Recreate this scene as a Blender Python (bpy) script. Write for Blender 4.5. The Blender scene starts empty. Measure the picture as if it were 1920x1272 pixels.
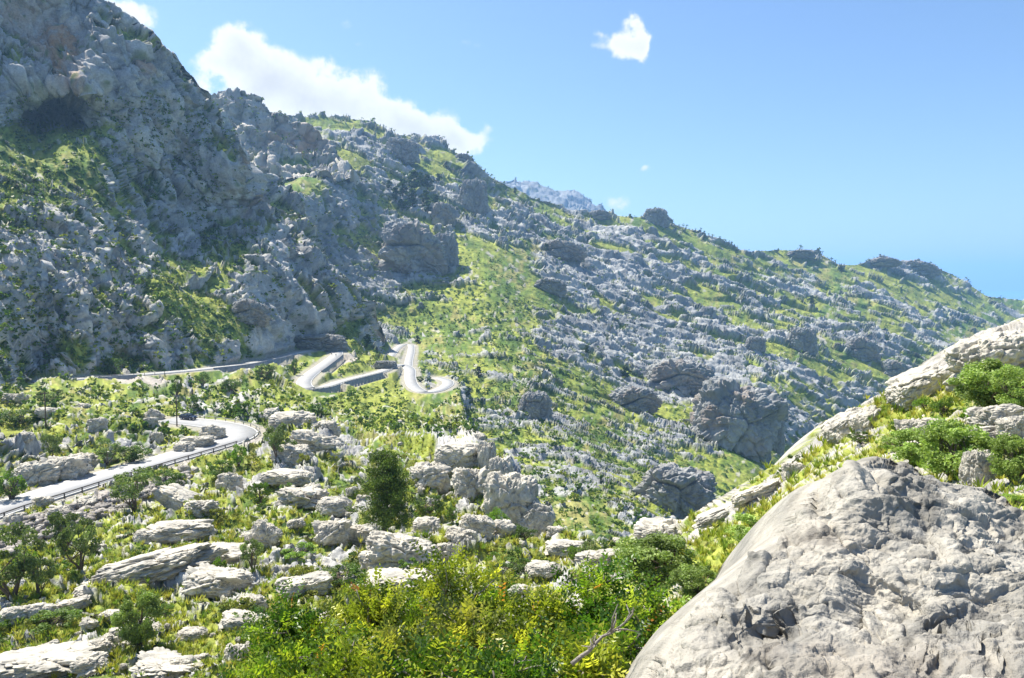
import bpy, math, random
import numpy as np
from mathutils import Vector, Matrix
C = bpy.context.scene
col = C.collection
R = math.radians
rng = np.random.default_rng(7)
random.seed(7)

# ------------------------------------------------------------------ camera, sky, sun, exposure
F = 1478.0                       # focal length in photo pixels (photo 1920 x 1272)
PITCH = R(3.9)
SUN_AZ, SUN_EL = R(-54), R(57)   # azimuth measured from the view direction (+Y), negative = left
cam = bpy.data.cameras.new('camera'); camo = bpy.data.objects.new('camera', cam); col.objects.link(camo)
cam.sensor_width = 36; cam.lens = F / 1920 * 36; cam.clip_start = 0.1; cam.clip_end = 200000
camo.location = (0, 0, 0); camo.rotation_euler = (math.pi / 2 - PITCH, 0, 0)
C.camera = camo
W = bpy.data.worlds.new('World'); C.world = W; W.use_nodes = True
nt = W.node_tree; nt.nodes.clear()
sky = nt.nodes.new('ShaderNodeTexSky'); sky.sky_type = 'NISHITA'; sky.sun_disc = False
sky.sun_elevation = SUN_EL; sky.sun_rotation = SUN_AZ
sky.air_density = 1.0; sky.dust_density = 1.0; sky.ozone_density = 1.6; sky.altitude = 100
bg = nt.nodes.new('ShaderNodeBackground'); bg.inputs[1].default_value = 0.082
wo = nt.nodes.new('ShaderNodeOutputWorld')
tn = nt.nodes.new('ShaderNodeVectorMath'); tn.operation = 'MULTIPLY'; tn.inputs[1].default_value = (.84, .98, 1.14)
nt.links.new(sky.outputs[0], tn.inputs[0])
def wn(typ, op=None, a=None, b=None, c=None, clamp=False):
    n = nt.nodes.new(typ)
    if op: n.operation = op
    if clamp: n.use_clamp = True
    for i, v in enumerate((a, b, c)):
        if v is None: continue
        if isinstance(v, (int, float, tuple)): n.inputs[i].default_value = v
        else: nt.links.new(v, n.inputs[i])
    return n.outputs[0]
Mt = 'ShaderNodeMath'
geo = nt.nodes.new('ShaderNodeTexCoord').outputs['Generated']
sx = nt.nodes.new('ShaderNodeSeparateXYZ'); nt.links.new(geo, sx.inputs[0])
wz = nt.nodes.new('ShaderNodeTexNoise'); wz.inputs['Scale'].default_value = 9; wz.inputs['Detail'].default_value = 6; wz.inputs['Roughness'].default_value = .6; nt.links.new(geo, wz.inputs['Vector'])
wv_ = nt.nodes.new('ShaderNodeSeparateXYZ'); nt.links.new(wz.outputs['Color'], wv_.inputs[0])
yy = wn(Mt, 'MAXIMUM', sx.outputs[1], .05)
U = wn(Mt, 'ADD', wn(Mt, 'DIVIDE', sx.outputs[0], yy), wn(Mt, 'MULTIPLY', wn(Mt, 'SUBTRACT', wv_.outputs[0], .5), .06))
Vv = wn(Mt, 'ADD', wn(Mt, 'DIVIDE', sx.outputs[2], yy), wn(Mt, 'MULTIPLY', wn(Mt, 'SUBTRACT', wv_.outputs[1], .5), .05))
def pix_uv(px, py):
    x = (px - 960) / F; v = (636 - py) / F; y = math.cos(PITCH) + v * math.sin(PITCH); z = -math.sin(PITCH) + v * math.cos(PITCH); return x / y, z / y
CL = [(432, 72, 34, 30, 1.15), (400, 118, 34, 18, .75), (462, 112, 44, 36, 1.2), (505, 140, 46, 36, 1.2), (545, 165, 52, 34, 1.2), (600, 195, 60, 36, 1.15), (660, 205, 50, 34, .9), (640, 160, 26, 26, .5), (598, 122, 22, 18, .55), (700, 165, 34, 22, .5), (735, 235, 52, 34, 1.2), (790, 245, 52, 34, 1.2), (840, 262, 48, 30, 1.1), (875, 268, 34, 22, .8),
      (380, 165, 18, 22, .7), (470, 175, 50, 30, .8), (560, 215, 60, 30, .8), (250, 35, 46, 22, .8), (200, 10, 50, 18, .8), (1190, 38, 15, 16, .8), (1208, 66, 14, 24, .8), (1208, 98, 14, 20, .75), (1165, 84, 24, 22, .8), (1188, 88, 22, 16, .6), (1128, 58, 14, 8, .34), (1118, 82, 16, 12, .32), (1215, 311, 12, 9, .62), (1160, 382, 28, 20, .62), (880, 88, 26, 12, .42), (640, 45, 24, 14, .38), (676, 92, 20, 12, .36), (995, 100, 14, 10, .3), (915, 240, 16, 10, .3), (965, 152, 12, 10, .25), (1010, 285, 30, 8, .25)]
acc = None
for (px, py, rx, ry, am) in CL:
    u0, v0 = pix_uv(px, py); du = wn(Mt, 'MULTIPLY', wn(Mt, 'SUBTRACT', U, u0), F / rx); dv = wn(Mt, 'MULTIPLY', wn(Mt, 'SUBTRACT', Vv, v0), F / ry)
    q = wn(Mt, 'ADD', wn(Mt, 'MULTIPLY', du, du), wn(Mt, 'MULTIPLY', dv, dv)); g = wn(Mt, 'MULTIPLY', wn(Mt, 'EXPONENT', wn(Mt, 'MULTIPLY', q, -.8)), am)
    acc = g if acc is None else wn(Mt, 'ADD', acc, g)
n2 = nt.nodes.new('ShaderNodeTexNoise'); n2.inputs['Scale'].default_value = 34; n2.inputs['Detail'].default_value = 9; n2.inputs['Roughness'].default_value = .62; nt.links.new(geo, n2.inputs['Vector'])
dens = wn(Mt, 'ADD', acc, wn(Mt, 'MULTIPLY', wn(Mt, 'SUBTRACT', n2.outputs['Fac'], .5), wn(Mt, 'MINIMUM', wn(Mt, 'MULTIPLY', acc, 3.4), 2.4)))
al = nt.nodes.new('ShaderNodeMapRange'); al.interpolation_type = 'SMOOTHSTEP'; al.inputs['From Min'].default_value = .27; al.inputs['From Max'].default_value = .8; nt.links.new(dens, al.inputs['Value'])
alf = wn(Mt, 'MULTIPLY', al.outputs[0], wn(Mt, 'GREATER_THAN', sx.outputs[1], .1))
# inner cloud shade put into the colour: denser parts greyer
sh = nt.nodes.new('ShaderNodeMapRange'); sh.inputs['From Min'].default_value = .9; sh.inputs['From Max'].default_value = 2.6; sh.inputs['To Min'].default_value = 1; sh.inputs['To Max'].default_value = .74; nt.links.new(dens, sh.inputs['Value'])
cc_ = nt.nodes.new('ShaderNodeVectorMath'); cc_.operation = 'SCALE'; cc_.inputs[0].default_value = (6.6, 6.75, 6.9); nt.links.new(sh.outputs[0], cc_.inputs['Scale'])
mxw = nt.nodes.new('ShaderNodeMix'); mxw.data_type = 'RGBA'; nt.links.new(alf, mxw.inputs[0]); nt.links.new(tn.outputs[0], mxw.inputs[6]); nt.links.new(cc_.outputs[0], mxw.inputs[7])
nt.links.new(mxw.outputs[2], bg.inputs[0]); nt.links.new(bg.outputs[0], wo.inputs[0])
sl = bpy.data.lights.new('sun', 'SUN'); sl.energy = 5.0; sl.angle = R(0.53); sl.color = (1, .935, .83)
so = bpy.data.objects.new('sun', sl); col.objects.link(so)
sdir = Vector((math.sin(SUN_AZ) * math.cos(SUN_EL), math.cos(SUN_AZ) * math.cos(SUN_EL), math.sin(SUN_EL)))
so.rotation_euler = sdir.to_track_quat('Z', 'Y').to_euler(); so.location = sdir * 500
C.view_settings.view_transform = 'Standard'; C.view_settings.look = 'None'
C.view_settings.exposure = 1.0; C.view_settings.gamma = 1
C.render.engine = 'CYCLES'
cy = C.cycles
cy.max_bounces = 6; cy.diffuse_bounces = 3; cy.glossy_bounces = 2; cy.transmission_bounces = 3; cy.volume_bounces = 1
cy.use_denoising = True
HAZE_DENSITY = 0.00011
HAZE_COLOR = (0.33, 0.6, 1.0)

# ------------------------------------------------------------------ pixel geometry
cp, sp = math.cos(PITCH), math.sin(PITCH)
def ray(px, py):
    x = (np.asarray(px, float) - 960) / F; v = (636 - np.asarray(py, float)) / F
    # forward (0,cp,-sp), up (0,sp,cp)
    return x, cp + v * sp, -sp + v * cp
def Pt(px, py, d):
    x, y, z = ray(px, py)
    return np.stack(np.broadcast_arrays(x / y * d, np.asarray(d, float) + 0 * x, z / y * d), -1)
def PtZ(px, py, z0):
    x, y, z = ray(px, py); s = z0 / z
    return np.stack(np.broadcast_arrays(x * s, y * s, z * s), -1)
def proj(P):
    x, y, z = P[..., 0], P[..., 1], P[..., 2]
    f = y * cp - z * sp; u = y * sp + z * cp
    f = np.where(f > 1e-3, f, 1e-3)
    return 960 + F * x / f, 636 - F * u / f, f

# ------------------------------------------------------------------ noise
def _hash(ix, iy, iz, seed):
    h = (ix * np.uint32(374761393)) ^ (iy * np.uint32(668265263)) ^ (iz * np.uint32(2246822519)) ^ np.uint32((seed * 3266489917) & 0xffffffff)
    h = (h ^ (h >> np.uint32(15))) * np.uint32(2246822519)
    h = (h ^ (h >> np.uint32(13))) * np.uint32(3266489917)
    return h ^ (h >> np.uint32(16))
def perlin(P, seed=0):
    P = np.ascontiguousarray(P, np.float64)
    fl = np.floor(P); f = (P - fl).astype(np.float32); I = fl.astype(np.int64).astype(np.uint32)
    u = f * f * f * (f * (f * 6 - 15) + 10)
    out = 0
    for dx in (0, 1):
        wx = u[:, 0] if dx else 1 - u[:, 0]
        for dy in (0, 1):
            wy = u[:, 1] if dy else 1 - u[:, 1]
            for dz in (0, 1):
                wz = u[:, 2] if dz else 1 - u[:, 2]
                h = _hash(I[:, 0] + np.uint32(dx), I[:, 1] + np.uint32(dy), I[:, 2] + np.uint32(dz), seed)
                gx = (h & np.uint32(1023)).astype(np.float32) / 511.5 - 1
                gy = ((h >> np.uint32(10)) & np.uint32(1023)).astype(np.float32) / 511.5 - 1
                gz = ((h >> np.uint32(20)) & np.uint32(1023)).astype(np.float32) / 511.5 - 1
                out = out + wx * wy * wz * (gx * (f[:, 0] - dx) + gy * (f[:, 1] - dy) + gz * (f[:, 2] - dz))
    return out * 1.3
def fbm(P, octs=4, seed=0, gain=.5, lac=2.07):
    s = 0; a = 1; n = 0
    for k in range(octs):
        s = s + a * perlin(P * lac ** k + 17.3 * k, seed + k); n += a; a *= gain
    return s / n
def ridged(P, octs=3, seed=0):
    s = 0; a = 1; n = 0
    for k in range(octs):
        s = s + a * (1 - 2.2 * np.abs(perlin(P * 2.1 ** k + 9.1 * k, seed + k))); n += a; a *= .5
    return s / n
def worley(P, seed=0, f2=False):
    P = np.ascontiguousarray(P, np.float64)
    fl = np.floor(P); f = (P - fl).astype(np.float32); I = fl.astype(np.int64).astype(np.uint32)
    b1 = np.full(len(P), 9., np.float32); b2 = b1.copy(); cid = np.zeros(len(P), np.uint32); ox = np.zeros((3, len(P)), np.float32)
    for dx in (-1, 0, 1):
        for dy in (-1, 0, 1):
            for dz in (-1, 0, 1):
                h = _hash(I[:, 0] + np.uint32(dx & 0xffffffff), I[:, 1] + np.uint32(dy & 0xffffffff), I[:, 2] + np.uint32(dz & 0xffffffff), seed)
                x = (h & np.uint32(1023)).astype(np.float32) / 1023 + dx - f[:, 0]
                y = ((h >> np.uint32(10)) & np.uint32(1023)).astype(np.float32) / 1023 + dy - f[:, 1]
                z = ((h >> np.uint32(20)) & np.uint32(1023)).astype(np.float32) / 1023 + dz - f[:, 2]
                q = x * x + y * y + z * z
                m = q < b1
                b2 = np.where(m, b1, np.minimum(b2, q)); b1 = np.where(m, q, b1); cid = np.where(m, h, cid)
                for i_, q_ in enumerate((x, y, z)): ox[i_] = np.where(m, q_, ox[i_])
    c = (cid >> np.uint32(8)).astype(np.float32) / 16777216.0
    if f2:
        a = c * 977.3; tilt = ox[0] * np.sin(a) + ox[1] * np.cos(a * 1.7) + ox[2] * np.sin(a * 2.3 + 1)
        return np.sqrt(b1), np.sqrt(b2), c, tilt
    return np.sqrt(b1), np.sqrt(b2), c
def sstep(a, b, x):
    t = np.clip((x - a) / (b - a), 0, 1); return t * t * (3 - 2 * t)
def lerp(a, b, t): return a + (b - a) * t

# ------------------------------------------------------------------ mesh + tags
def tag(o, label=None, cat=None, group=None, kind=None):
    if label: o['label'] = label
    if cat: o['category'] = cat
    if group: o['group'] = group
    if kind: o['kind'] = kind
    return o
def make_mesh(name, V, faces, colr=None, smooth=True):
    """V (n,3); faces (m,k) array, k=3 or 4; colr (n,3) point colours"""
    me = bpy.data.meshes.new(name)
    V = np.ascontiguousarray(V, np.float32); faces = np.ascontiguousarray(faces, np.int32)
    m, k = faces.shape
    me.vertices.add(len(V)); me.vertices.foreach_set('co', V.ravel())
    me.loops.add(m * k); me.loops.foreach_set('vertex_index', faces.ravel())
    me.polygons.add(m); me.polygons.foreach_set('loop_start', np.arange(m, dtype=np.int32) * k)
    me.polygons.foreach_set('loop_total', np.full(m, k, np.int32))
    if smooth: me.polygons.foreach_set('use_smooth', np.ones(m, bool))
    if colr is not None:
        a = me.color_attributes.new('Col', 'FLOAT_COLOR', 'POINT')
        cc = np.ones((len(V), 4), np.float32); cc[:, :3] = colr; a.data.foreach_set('color', cc.ravel())
    me.update(calc_edges=True)
    return me
def link(name, me, mat=None, parent=None):
    o = bpy.data.objects.new(name, me); col.objects.link(o)
    if mat and me is not None and not me.materials: me.materials.append(mat)
    if parent: o.parent = parent
    return o
def empty(name, loc=(0, 0, 0), rz=0):
    o = bpy.data.objects.new(name, None); col.objects.link(o); o.location = loc; o.rotation_euler = (0, 0, rz); o.empty_display_size = .2
    return o
def grid_faces(nr, nc):
    i = np.arange(nr - 1)[:, None] * nc + np.arange(nc - 1)[None]
    return np.stack([i, i + nc, i + nc + 1, i + 1], -1).reshape(-1, 4)
class MB:
    def __init__(s): s.v = []; s.f = []; s.c = []; s.n = 0
    def add(s, V, Fc, c=None):
        V = np.asarray(V, float); Fc = np.asarray(Fc, int)
        if Fc.shape[1] == 3: Fc = np.concatenate([Fc, Fc[:, 2:3]], 1) if False else Fc
        s.v.append(V); s.f.append(Fc + s.n); s.n += len(V)
        s.c.append(np.broadcast_to(np.array(c if c is not None else (1, 1, 1), float), (len(V), 3)))
        return s
    def box(s, c, size, rz=0, col_=None, taper=1.0):
        x, y, z = [q / 2 for q in size]
        V = np.array([[sx * x * (taper if k else 1), sy * y * (taper if k else 1), (z if k else -z)] for k in (0, 1) for sx, sy in ((-1, -1), (1, -1), (1, 1), (-1, 1))])
        a = math.cos(rz), math.sin(rz); V = np.stack([V[:, 0] * a[0] - V[:, 1] * a[1], V[:, 0] * a[1] + V[:, 1] * a[0], V[:, 2]], 1) + np.array(c)
        return s.add(V, [[0, 3, 2, 1], [4, 5, 6, 7], [0, 1, 5, 4], [1, 2, 6, 5], [2, 3, 7, 6], [3, 0, 4, 7]], col_)
    def tube(s, pts, rad, sides=6, col_=None, cap=True):
        pts = np.asarray(pts, float); n = len(pts); rad = np.broadcast_to(np.asarray(rad, float), (n,))
        tg = np.gradient(pts, axis=0); tg /= np.linalg.norm(tg, axis=1)[:, None] + 1e-9
        ref = np.array([0, 0, 1.]) if abs(tg[:, 2]).mean() < .8 else np.array([1., 0, 0])
        a = np.cross(tg, ref); a /= np.linalg.norm(a, axis=1)[:, None] + 1e-9; b = np.cross(tg, a)
        th = np.arange(sides) * 2 * math.pi / sides
        V = pts[:, None] + rad[:, None, None] * (np.cos(th)[None, :, None] * a[:, None] + np.sin(th)[None, :, None] * b[:, None])
        fs = []
        for i in range(n - 1):
            for j in range(sides):
                k = (j + 1) % sides; fs.append([i * sides + j, i * sides + k, (i + 1) * sides + k, (i + 1) * sides + j])
        V = V.reshape(-1, 3)
        if cap:
            V = np.concatenate([V, pts[:1], pts[-1:]])
            for j in range(sides):
                k = (j + 1) % sides
                fs.append([n * sides, k, j, j]); fs.append([n * sides + 1, (n - 1) * sides + j, (n - 1) * sides + k, (n - 1) * sides + k])
        return s.add(V, fs, col_)
    def mesh(s, name, smooth=False):
        V = np.concatenate(s.v); Fc = [np.concatenate([f, f[:, 2:3]], 1) if f.shape[1] == 3 else f for f in s.f]; Fc = np.concatenate(Fc)
        tri = Fc[:, 2] == Fc[:, 3]
        me = bpy.data.meshes.new(name); cc = np.concatenate(s.c)
        cnt = np.where(tri, 3, 4); st = np.concatenate([[0], np.cumsum(cnt)[:-1]])
        lo = Fc.ravel()[~np.stack([np.zeros(len(tri), bool)] * 3 + [tri], 1).ravel()]
        me.vertices.add(len(V)); me.vertices.foreach_set('co', V.astype(np.float32).ravel())
        me.loops.add(len(lo)); me.loops.foreach_set('vertex_index', lo.astype(np.int32))
        me.polygons.add(len(Fc)); me.polygons.foreach_set('loop_start', st.astype(np.int32)); me.polygons.foreach_set('loop_total', cnt.astype(np.int32))
        if smooth: me.polygons.foreach_set('use_smooth', np.ones(len(Fc), bool))
        a = me.color_attributes.new('Col', 'FLOAT_COLOR', 'POINT')
        c4 = np.ones((len(V), 4), np.float32); c4[:, :3] = cc; a.data.foreach_set('color', c4.ravel())
        me.update(calc_edges=True)
        return me
    def build(s, name, mat, parent=None, smooth=False):
        return link(name, s.mesh(name, smooth), mat, parent)

# ------------------------------------------------------------------ materials
def mat_base(name):
    m = bpy.data.materials.new(name); m.use_nodes = True; t = m.node_tree; t.nodes.clear()
    o = t.nodes.new('ShaderNodeOutputMaterial'); return m, t, o
def N(t, typ, **k):
    n = t.nodes.new(typ)
    for a, b in k.items(): setattr(n, a, b)
    return n
def mat_col(name, rough=.9, var=.25, scale=1.0, bump=0.0, bscale=4.0, tint=(1, 1, 1), spec=.2, metal=0.0, use_attr=True, bdist=.05):
    """attribute colour broken up by world-space noise, with a fine bump"""
    m, t, o = mat_base(name); L = t.links.new
    p = N(t, 'ShaderNodeBsdfPrincipled'); p.inputs['Roughness'].default_value = rough
    p.inputs['Specular IOR Level'].default_value = spec; p.inputs['Metallic'].default_value = metal
    tc = N(t, 'ShaderNodeTexCoord'); nz = N(t, 'ShaderNodeTexNoise'); nz.inputs['Scale'].default_value = scale
    nz.inputs['Detail'].default_value = 8; nz.inputs['Roughness'].default_value = .65
    L(tc.outputs['Object'], nz.inputs['Vector'])
    mr = N(t, 'ShaderNodeMapRange'); mr.inputs['From Min'].default_value = .3; mr.inputs['From Max'].default_value = .7
    mr.inputs['To Min'].default_value = 1 - var; mr.inputs['To Max'].default_value = 1 + var; L(nz.outputs['Fac'], mr.inputs['Value'])
    mx = N(t, 'ShaderNodeVectorMath', operation='MULTIPLY')
    if use_attr:
        at = N(t, 'ShaderNodeAttribute', attribute_name='Col'); 
        m2 = N(t, 'ShaderNodeVectorMath', operation='MULTIPLY'); m2.inputs[1].default_value = tint
        L(at.outputs['Color'], m2.inputs[0]); L(m2.outputs[0], mx.inputs[0])
    else: mx.inputs[0].default_value = tint
    L(mr.outputs[0], mx.inputs[1]); L(mx.outputs[0], p.inputs['Base Color'])
    if bump:
        n2 = N(t, 'ShaderNodeTexNoise'); n2.inputs['Scale'].default_value = bscale; n2.inputs['Detail'].default_value = 7; n2.inputs['Roughness'].default_value = .6
        L(tc.outputs['Object'], n2.inputs['Vector'])
        b = N(t, 'ShaderNodeBump'); b.inputs['Strength'].default_value = bump; b.inputs['Distance'].default_value = bdist
        L(n2.outputs['Fac'], b.inputs['Height']); L(b.outputs[0], p.inputs['Normal'])
    L(p.outputs[0], o.inputs[0]); return m
def mat_leaf(name, trans=.35, tint=(1, 1, 1), rough=.55, spec=.3, objvar=.25):
    m, t, o = mat_base(name); L = t.links.new
    at = N(t, 'ShaderNodeAttribute', attribute_name='Col'); oi = N(t, 'ShaderNodeObjectInfo')
    mr = N(t, 'ShaderNodeMapRange'); mr.inputs['To Min'].default_value = 1 - objvar; mr.inputs['To Max'].default_value = 1 + objvar
    L(oi.outputs['Random'], mr.inputs['Value'])
    m1 = N(t, 'ShaderNodeVectorMath', operation='MULTIPLY'); m1.inputs[1].default_value = tint; L(at.outputs['Color'], m1.inputs[0])
    m2 = N(t, 'ShaderNodeVectorMath', operation='MULTIPLY'); L(m1.outputs[0], m2.inputs[0]); L(mr.outputs[0], m2.inputs[1])
    p = N(t, 'ShaderNodeBsdfPrincipled'); p.inputs['Roughness'].default_value = rough; p.inputs['Specular IOR Level'].default_value = spec
    L(m2.outputs[0], p.inputs['Base Color'])
    tr = N(t, 'ShaderNodeBsdfTranslucent'); m3 = N(t, 'ShaderNodeVectorMath', operation='MULTIPLY'); m3.inputs[1].default_value = (1.25, 1.35, .6)
    L(m2.outputs[0], m3.inputs[0]); L(m3.outputs[0], tr.inputs['Color'])
    mx = N(t, 'ShaderNodeMixShader'); mx.inputs[0].default_value = trans; L(p.outputs[0], mx.inputs[1]); L(tr.outputs[0], mx.inputs[2])
    L(mx.outputs[0], o.inputs[0]); return m
M_FAR = mat_col('mountain_ground', .95, .22, .12, .9, .22, bdist=2.2)
M_SLOPE = mat_col('slope_ground', .95, .28, .9, .9, 1.1, bdist=.45)
M_ROCK = mat_col('limestone', .9, .22, .8, .9, 2.4, bdist=.22)
M_ROCKN = mat_col('boulder_limestone', .9, .3, 3.2, .95, 11, bdist=.05)
M_CRAG = mat_col('crag_limestone', .93, .25, .15, .8, .35, bdist=1.2)
M_LEAF = mat_leaf('foliage', .3)
M_NEARLEAF = mat_leaf('mastic_leaf', .5, rough=.38, spec=.45, objvar=.1)
M_BARK = mat_col('bark', .9, .35, 6, .6, 20, tint=(.13, .1, .075), use_attr=False)
M_GREYBARK = mat_col('grey_bark', .9, .35, 8, .5, 25, tint=(.26, .23, .2), use_attr=False)
M_GRASS = mat_leaf('grass_blades', .3, rough=.7, spec=.15)
M_ASPHALT = mat_col('asphalt', .88, .10, .35, .2, 6, tint=(.35, .35, .34), use_attr=False)
M_PAINT = mat_col('road_paint', .7, .08, 2, 0, tint=(.8, .79, .74), use_attr=False)
M_CONC = mat_col('masonry', .9, .3, .5, .5, 1.5, tint=(.27, .265, .25), use_attr=False, bdist=.1)
M_STEEL = mat_col('weathered_steel', .6, .2, 2, 0, tint=(.10, .09, .08), use_attr=False)
M_RAIL = mat_col('galvanised_rail', .55, .12, 1, 0, tint=(.42, .41, .36), use_attr=False, spec=.4)
M_WOOD = mat_col('pole_wood', .85, .3, 4, .3, 12, tint=(.10, .075, .055), use_attr=False)
M_CARPAINT = mat_col('car_paint', .25, .02, 1, 0, tint=(.012, .02, .045), use_attr=False, spec=.6)
M_GLASS = mat_col('dark_glass', .08, .02, 1, 0, tint=(.03, .045, .055), use_attr=False, spec=.8)
M_TYRE = mat_col('rubber', .8, .1, 5, 0, tint=(.02, .02, .02), use_attr=False)
M_CHROME = mat_col('alloy', .35, .05, 5, 0, tint=(.5, .5, .5), use_attr=False, metal=.8)
M_LAMPR = mat_col('tail_lamp', .3, .05, 5, 0, tint=(.35, .02, .02), use_attr=False)
M_LAMPW = mat_col('head_lamp', .2, .05, 5, 0, tint=(.7, .7, .68), use_attr=False)
M_SIGNBACK = mat_col('sign_back', .6, .1, 3, 0, tint=(.22, .22, .23), use_attr=False)
M_SIGNW = mat_col('sign_white', .6, .03, 3, 0, tint=(.8, .8, .78), use_attr=False)
M_BLACK = mat_col('sign_black', .6, .05, 3, 0, tint=(.03, .03, .03), use_attr=False)
M_CLOTH = mat_col('jersey_cloth', .8, .1, 8, 0, use_attr=True)
M_SKIN = mat_col('skin', .6, .08, 8, 0, tint=(.5, .32, .24), use_attr=False)

# ------------------------------------------------------------------ terrain machinery
def tps_fit(ctrl, reg=2e-4):
    c = np.array(ctrl, float); X = c[:, :2] / 500.; y = np.log(c[:, 2])
    def K(A, B):
        r2 = ((A[:, None] - B[None]) ** 2).sum(-1) + 1e-12; return .5 * r2 * np.log(r2)
    n = len(c); A = np.zeros((n + 3, n + 3)); A[:n, :n] = K(X, X) + reg * np.eye(n)
    A[:n, n] = 1; A[:n, n + 1:] = X; A[n, :n] = 1; A[n + 1:, :n] = X.T
    w = np.linalg.solve(A, np.concatenate([y, [0, 0, 0]]))
    def ev(px, py):
        sh = px.shape; Q = np.stack([px.ravel(), py.ravel()], 1) / 500.; out = np.empty(len(Q))
        for i in range(0, len(Q), 60000):
            q = Q[i:i + 60000]; out[i:i + 60000] = K(q, X) @ w[:n] + w[n] + q @ w[n + 1:]
        return np.exp(out).reshape(sh)
    return ev
def curve(pts):
    a = np.array(pts, float); return lambda x: np.interp(x, a[:, 0], a[:, 1])
def blobs(px, py, L):
    s = np.zeros_like(px)
    for b in L:
        x, y, rx, ry, v = b[:5]; an = R(b[5]) if len(b) > 5 else 0
        dx, dy = px - x, py - y
        u = (dx * math.cos(an) + dy * math.sin(an)) / rx; w = (-dx * math.sin(an) + dy * math.cos(an)) / ry
        s += v * np.exp(-(u * u + w * w))
    return s
def grid_normals(G):
    a = np.gradient(G, axis=1); b = np.gradient(G, axis=0); n = np.cross(a, b)
    n /= np.linalg.norm(n, axis=-1, keepdims=True) + 1e-12
    flip = (n * (-G)).sum(-1) < 0          # towards the camera side
    return n, flip
MIX = .62
def blur(A, n):
    for _ in range(n):
        B = A.copy(); B[1:-1] = .25 * A[:-2] + .5 * A[1:-1] + .25 * A[2:]; A = B.copy(); A[:, 1:-1] = .25 * B[:, :-2] + .5 * B[:, 1:-1] + .25 * B[:, 2:]
    return A / (np.linalg.norm(A, axis=-1, keepdims=True) + 1e-9)
LAM = [96, 48, 24, 12, 6, 3, 1.5, .75, .38, .19]
LAYERS = []
ROADS = []                                # (points (n,3), half width) used to level the ground
def road_blend(G):
    """distance weight to roads: returns w (0 on road) and road z"""
    sh = G.shape[:-1]; Q = G.reshape(-1, 3); w = np.ones(len(Q)); zr = Q[:, 2].copy()
    for pts, hw, soft, wh in ROADS:
        tgt = np.gradient(pts, axis=0)
        lo = pts.min(0) - 30; hi = pts.max(0) + 30
        idx = np.where((Q[:, 0] > lo[0]) & (Q[:, 0] < hi[0]) & (Q[:, 1] > lo[1]) & (Q[:, 1] < hi[1]) & (np.abs(Q[:, 2] - pts[:, 2].mean()) < 60))[0]
        for i in range(0, len(idx), 20000):
            k = idx[i:i + 20000]
            dd = (Q[k, None, 0] - pts[None, :, 0]) ** 2 + (Q[k, None, 1] - pts[None, :, 1]) ** 2
            # pick nearest taking height into account so hairpin legs do not fight
            j = np.argmin(dd + .5 * (Q[k, None, 2] - pts[None, :, 2]) ** 2, 1); r = np.sqrt(dd[np.arange(len(k)), j])
            sd = (Q[k, 0] - pts[j, 0]) * tgt[j, 1] - (Q[k, 1] - pts[j, 1]) * tgt[j, 0]          # >0 right of travel
            h = np.where(sd > 0, wh[j, 1], wh[j, 0]) * (r > hw + .35)
            ww = sstep(hw + .8, hw + soft, r); m = ww < w[k]
            w[k[m]] = ww[m]; zr[k[m]] = pts[j[m], 2] - h[m]
    return w.reshape(sh), zr.reshape(sh)
def strat(P, ax, s):
    """squeeze coordinates along axis ax by s so features stretch along it"""
    ax = np.array(ax, float); ax /= np.linalg.norm(ax)
    return P - np.outer(P @ ax, ax) * (1 - 1 / s)

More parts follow.
